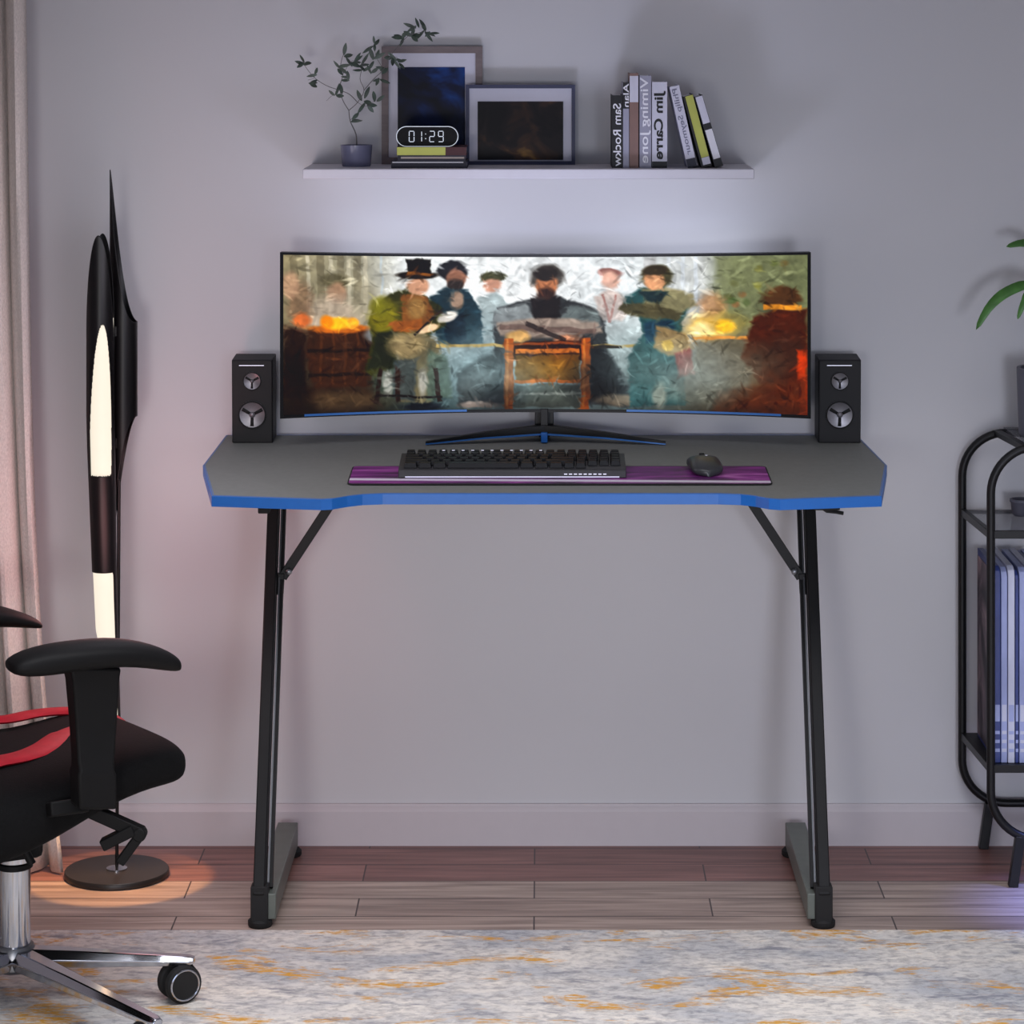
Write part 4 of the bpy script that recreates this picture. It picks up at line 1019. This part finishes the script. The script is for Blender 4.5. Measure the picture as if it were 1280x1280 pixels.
for z, nm in ((.632, 'upper'), (.212, 'lower')):
    m = MB().bar((.792, YBb, z), (.806, YFb, z), .010, .014, side=(1, 0, 0)).bar((XBR, YBb, z), (XBR, YFb, z), .010, .014, side=(1, 0, 0)).bar((.80, YFb, z), (XBR, YFb, z), .010, .014, side=(0, 1, 0)).bar((.79, YBb, z), (XBR, YBb, z), .008, .006, side=(0, 1, 0))
    sr = obj('shelf_rail', m, 'black', bc, bevel=.001)
    obj('glass_shelf', MB().prism([(.798, YBb+.004), (XBR-.005, YBb+.004), (XBR-.005, YFb+.006), (.812, YFb+.006)], 'z', z-.001, z+.004), 'glass' if nm == 'upper' else 'black', bc, smooth=False)
obj('top_glass', MB().prism([(.868, YBb), (XBR-.08, YBb), (XBR-.08, YFb), (.872, YFb)], 'z', .7875, .7915), 'glass', bc, smooth=False)
def gleg(u0, v0, u1, v1, y, ww=.017):
    a = P(u0, v0, y); b = P(u1, v1, y); b.z = .0
    return MB().bar(a, b, ww, .016, side=(1, 0, 0))
obj('rack_leg', gleg(1237, 1004, 1229, 1060, YBb), 'black', bc, bevel=.001)
obj('rack_leg', gleg(1275, 1045, 1266, 1108, YFb), 'black', bc, bevel=.001)
obj('rack_leg', MB().bar((XBR-.08, YBb, .085), (XBR-.06, YBb, 0), .017, .016), 'black', bc, bevel=.001)
obj('rack_leg', MB().bar((XBR-.08, YFb, .085), (XBR-.06, YFb, 0), .017, .016), 'black', bc, bevel=.001)
# magazines standing on the lower shelf
names = ['leftmost of the magazines on the rack, its dark printed cover facing the side', 'pale magazine spine, second from the left on the rack', 'white magazine spine, third from the left on the rack', 'deep blue magazine spine, fourth from the left on the rack', 'pale blue magazine, fifth from the left on the rack', 'white magazine, sixth from the left on the rack', 'deep blue magazine, seventh from the left on the rack', 'pale magazine, rightmost on the rack']
mt_ = ['mag3', 'mag1', 'mag2', 'mag3', 'mag1', 'mag2', 'mag3', 'mag1']
x = .8165
for i, nme in enumerate(names):
    w = [.011, .011, .012, .006, .012, .012, .008, .012][i]; h = [.352, .350, .353, .344, .35, .352, .348, .35][i]
    t = thing('magazine', (x+w/2, -.135, .216), nme, 'magazine', 'magazines on the lower rack shelf')
    r_ = .010; y0, y1 = -.246+random.uniform(0, .004), -.045
    prof = [(y0, 0), (y1, 0), (y1, h), (y0+r_*2, h), (y0+r_*.6, h-.006), (y0, h-.016)]
    c = obj('cover', MB().prism([(a, .216+b) for a, b in prof], 'x', x, x+w), mt_[i], t, smooth=False, bevel=.0012)
    sp_ = MB()
    for k in range(3): sp_.bb((x+w*.12, y0-.0005, .216+.02+k*.016), (x+w*.88, y0+.001, .216+.026+k*.016))
    sp_.bb((x+w*.12, y0-.0005, .216+.075), (x+w*.88, y0+.001, .216+.105))
    obj('spine_print', sp_, {'mag1': 'mag2', 'mag2': 'mag1', 'mag3': 'mag1'}[mt_[i]], t, smooth=False)
    if i == 0: obj('cover_picture', MB().bb((x-.0012, y0+.012, .224), (x+.0005, y1-.006, .216+h-.012)), 'coverprint', t, smooth=False)['label'] = 'dark grey and orange cover picture'
    x += w+.0012
# little pot on the glass shelf
sp = thing('small_pot', (.9015, -.09, .636), 'small dark ribbed pot on the upper glass shelf of the rack', 'pot')
obj('pot_body', MB().lathe([(.014, 0), (.018, .004), (.020, .024), (.022, .026), (.022, .031), (.018, .031), (.017, .024), (.0005, .022)], (.8915, -.09, .636), 28), 'greypot', sp)
obj('pot_soil', MB().lathe([(.0175, .022), (.010, .027), (.0005, .028)], (.8915, -.09, .636), 20), 'soil', sp)
# palm on top
pp_ = thing('palm_plant', (.955, -.15, .7915), 'green arching-leaf plant in a grey planter on top of the rack', 'potted plant')
PX = .951
obj('planter', MB().lathe([(.070, 0), (.074, .004), (.078, .118), (.078, .126), (.071, .126), (.070, .11), (.0005, .108)], (PX, -.15, .7915), 48), 'greypot', pp_)
obj('planter_soil', MB().lathe([(.069, .106), (.04, .114), (.0005, .116)], (PX, -.15, .7915), 24), 'soil', pp_)
def arch(pts, W):
    mb = MB(); n = 18; vs = []; fs = []
    pp = [Vector(p) for p in pts]
    def cat(t_):
        k = min(int(t_*(len(pp)-1)), len(pp)-2); q = t_*(len(pp)-1)-k
        p0, p1, p2, p3 = pp[max(k-1, 0)], pp[k], pp[k+1], pp[min(k+2, len(pp)-1)]
        return .5*((2*p1)+(-p0+p2)*q+(2*p0-5*p1+4*p2-p3)*q*q+(-p0+3*p1-3*p2+p3)*q**3)
    for k in range(n+1):
        t_ = k/n; c_ = cat(t_); tg = (cat(min(1, t_+.02))-cat(max(0, t_-.02))).normalized()
        sd = tg.cross(Vector((0, -.75, .66))).normalized(); nn = sd.cross(tg)
        w_ = W*(.18+.82*math.sin(PI*min(.985, max(0, (t_-.15)/.85)))**.8) if t_ > .15 else W*.18
        if k == n: w_ = W*.02
        vs += [c_-sd*w_/2, c_-nn*w_*.16, c_+sd*w_/2]
    for k in range(n):
        a = k*3; fs += [(a, a+1, a+4, a+3), (a+1, a+2, a+5, a+4)]
    return mb.add(vs, fs)
s0 = Vector((PX, -.15, .90))
leaves = [[s0, (PX-.005, -.15, 1.02), P(1292, 357, -.16), P(1262, 363, -.17), P(1238, 382, -.18), P(1220, 412, -.18)],
          [s0, (PX+.01, -.14, 1.06), P(1300, 320, -.14), P(1282, 304, -.14), P(1258, 308, -.14)],
          [s0, (PX, -.16, 1.0), P(1290, 368, -.19), P(1280, 378, -.2), P(1272, 399, -.2)],
          [s0, (PX+.03, -.15, 1.05), (PX+.10, -.15, 1.10), (PX+.18, -.16, 1.02)],
          [s0, (PX+.02, -.18, 1.08), (PX+.06, -.25, 1.14), (PX+.08, -.33, 1.09)],
          [s0, (PX+.01, -.13, 1.1), (PX+.04, -.09, 1.22), (PX+.10, -.06, 1.24)]]
for i, L_ in enumerate(leaves):
    obj('leaf', arch(L_, .021 if i != 2 else .014), 'leafg', pp_, solid=.0008)

# ---------------------------------------------------------------- lights
def light(name, kind, loc, e, col, size=.3, size_y=None, rot=None, target=None, spot=None, blend=.5):
    l = bpy.data.lights.new(name, kind); l.energy = e; l.color = col[:3]
    if kind == 'AREA':
        l.size = size
        if size_y: l.shape = 'RECTANGLE'; l.size_y = size_y
    elif kind in ('POINT', 'SPOT'): l.shadow_soft_size = size
    if kind == 'SPOT': l.spot_size = math.radians(spot); l.spot_blend = blend
    o = bpy.data.objects.new(name, l); COL.objects.link(o); o.location = loc
    if target is not None: o.rotation_euler = (Vector(target)-Vector(loc)).to_track_quat('-Z', 'Y').to_euler()
    elif rot: o.rotation_euler = rot
    return o
light('overhead_fill_light', 'AREA', (.1, -2.3, 2.55), 45, (.95, .95, 1.0), 2.4, 1.6, rot=(0, 0, 0)).data.spread = math.radians(105)  # added overhead fill for rug, floor and desktop, no fixture behind it
light('front_fill_light', 'AREA', (.1, -4.7, 1.0), 19, (.60, .74, 1.0), 2.6, 1.5, target=(0, 0, .5))  # added soft fill from the front, not a lamp of the room
for sx_, sc_ in ((-.7, (1.0, .93, .90)), (.9, (.94, .97, 1.12))):
    light('low_fill_spot', 'SPOT', (sx_, -4.7, .7), 138, sc_, .3, target=(sx_, 0, .3), spot=44, blend=1.0)  # added fill spots that brighten the lower wall, no real lamps there
light('monitor_back_light', 'AREA', (.0, -.075, 1.10), .34, (.80, .84, 1.0), .8, .04, target=(0, .06, 1.2))
light('added_wall_uplight', 'SPOT', (0, -.62, .96), 5.6, (.70, .74, 1.0), .07, target=(0, 0, 1.42), spot=100, blend=1.0)  # added unseen spot, lights the wall and throws the shelf's shadow upward
light('left_wall_fill', 'POINT', (-.60, -.55, 1.12), 2.4, (.95, .88, 1.0), .12)  # added fill standing clear of the lamp, brightens the wall left of the monitor
light('lamp_wall_glow', 'POINT', (-.74, -.42, .62), 2.0, (1.0, .42, .42), .10)
light('lamp_down_spot', 'SPOT', (X(142, -.2), -.235, .42), 16.0, (1.0, .50, .18), .01, target=(X(148, -.2), -.215, 0), spot=45, blend=.12)
light('rack_blue_light', 'SPOT', (1.02, -.36, .36), 16, (.22, .30, 1.0), .03, target=(.96, -.38, 0), spot=70, blend=1)
w = bpy.data.worlds.new('world'); scene.world = w; w.use_nodes = True
w.node_tree.nodes['Background'].inputs[0].default_value = (.5, .5, .62, 1); w.node_tree.nodes['Background'].inputs[1].default_value = .1

# ---------------------------------------------------------------- camera
cam = bpy.data.cameras.new('camera'); cam.sensor_width = 36; cam.sensor_fit = 'HORIZONTAL'
cam.lens = F/1280*36; cam.shift_x = (640-CU)/1280; cam.shift_y = -(640-CV)/1280
co = bpy.data.objects.new('camera', cam); COL.objects.link(co)
co.location = (0, -CD, CH); co.rotation_euler = (PI/2, 0, 0); scene.camera = co
cam.clip_start = .05
vs_ = scene.view_settings
vs_.view_transform = 'Standard'; vs_.look = 'None'; vs_.gamma = 1; vs_.exposure = 0; vs_.use_curve_mapping = False
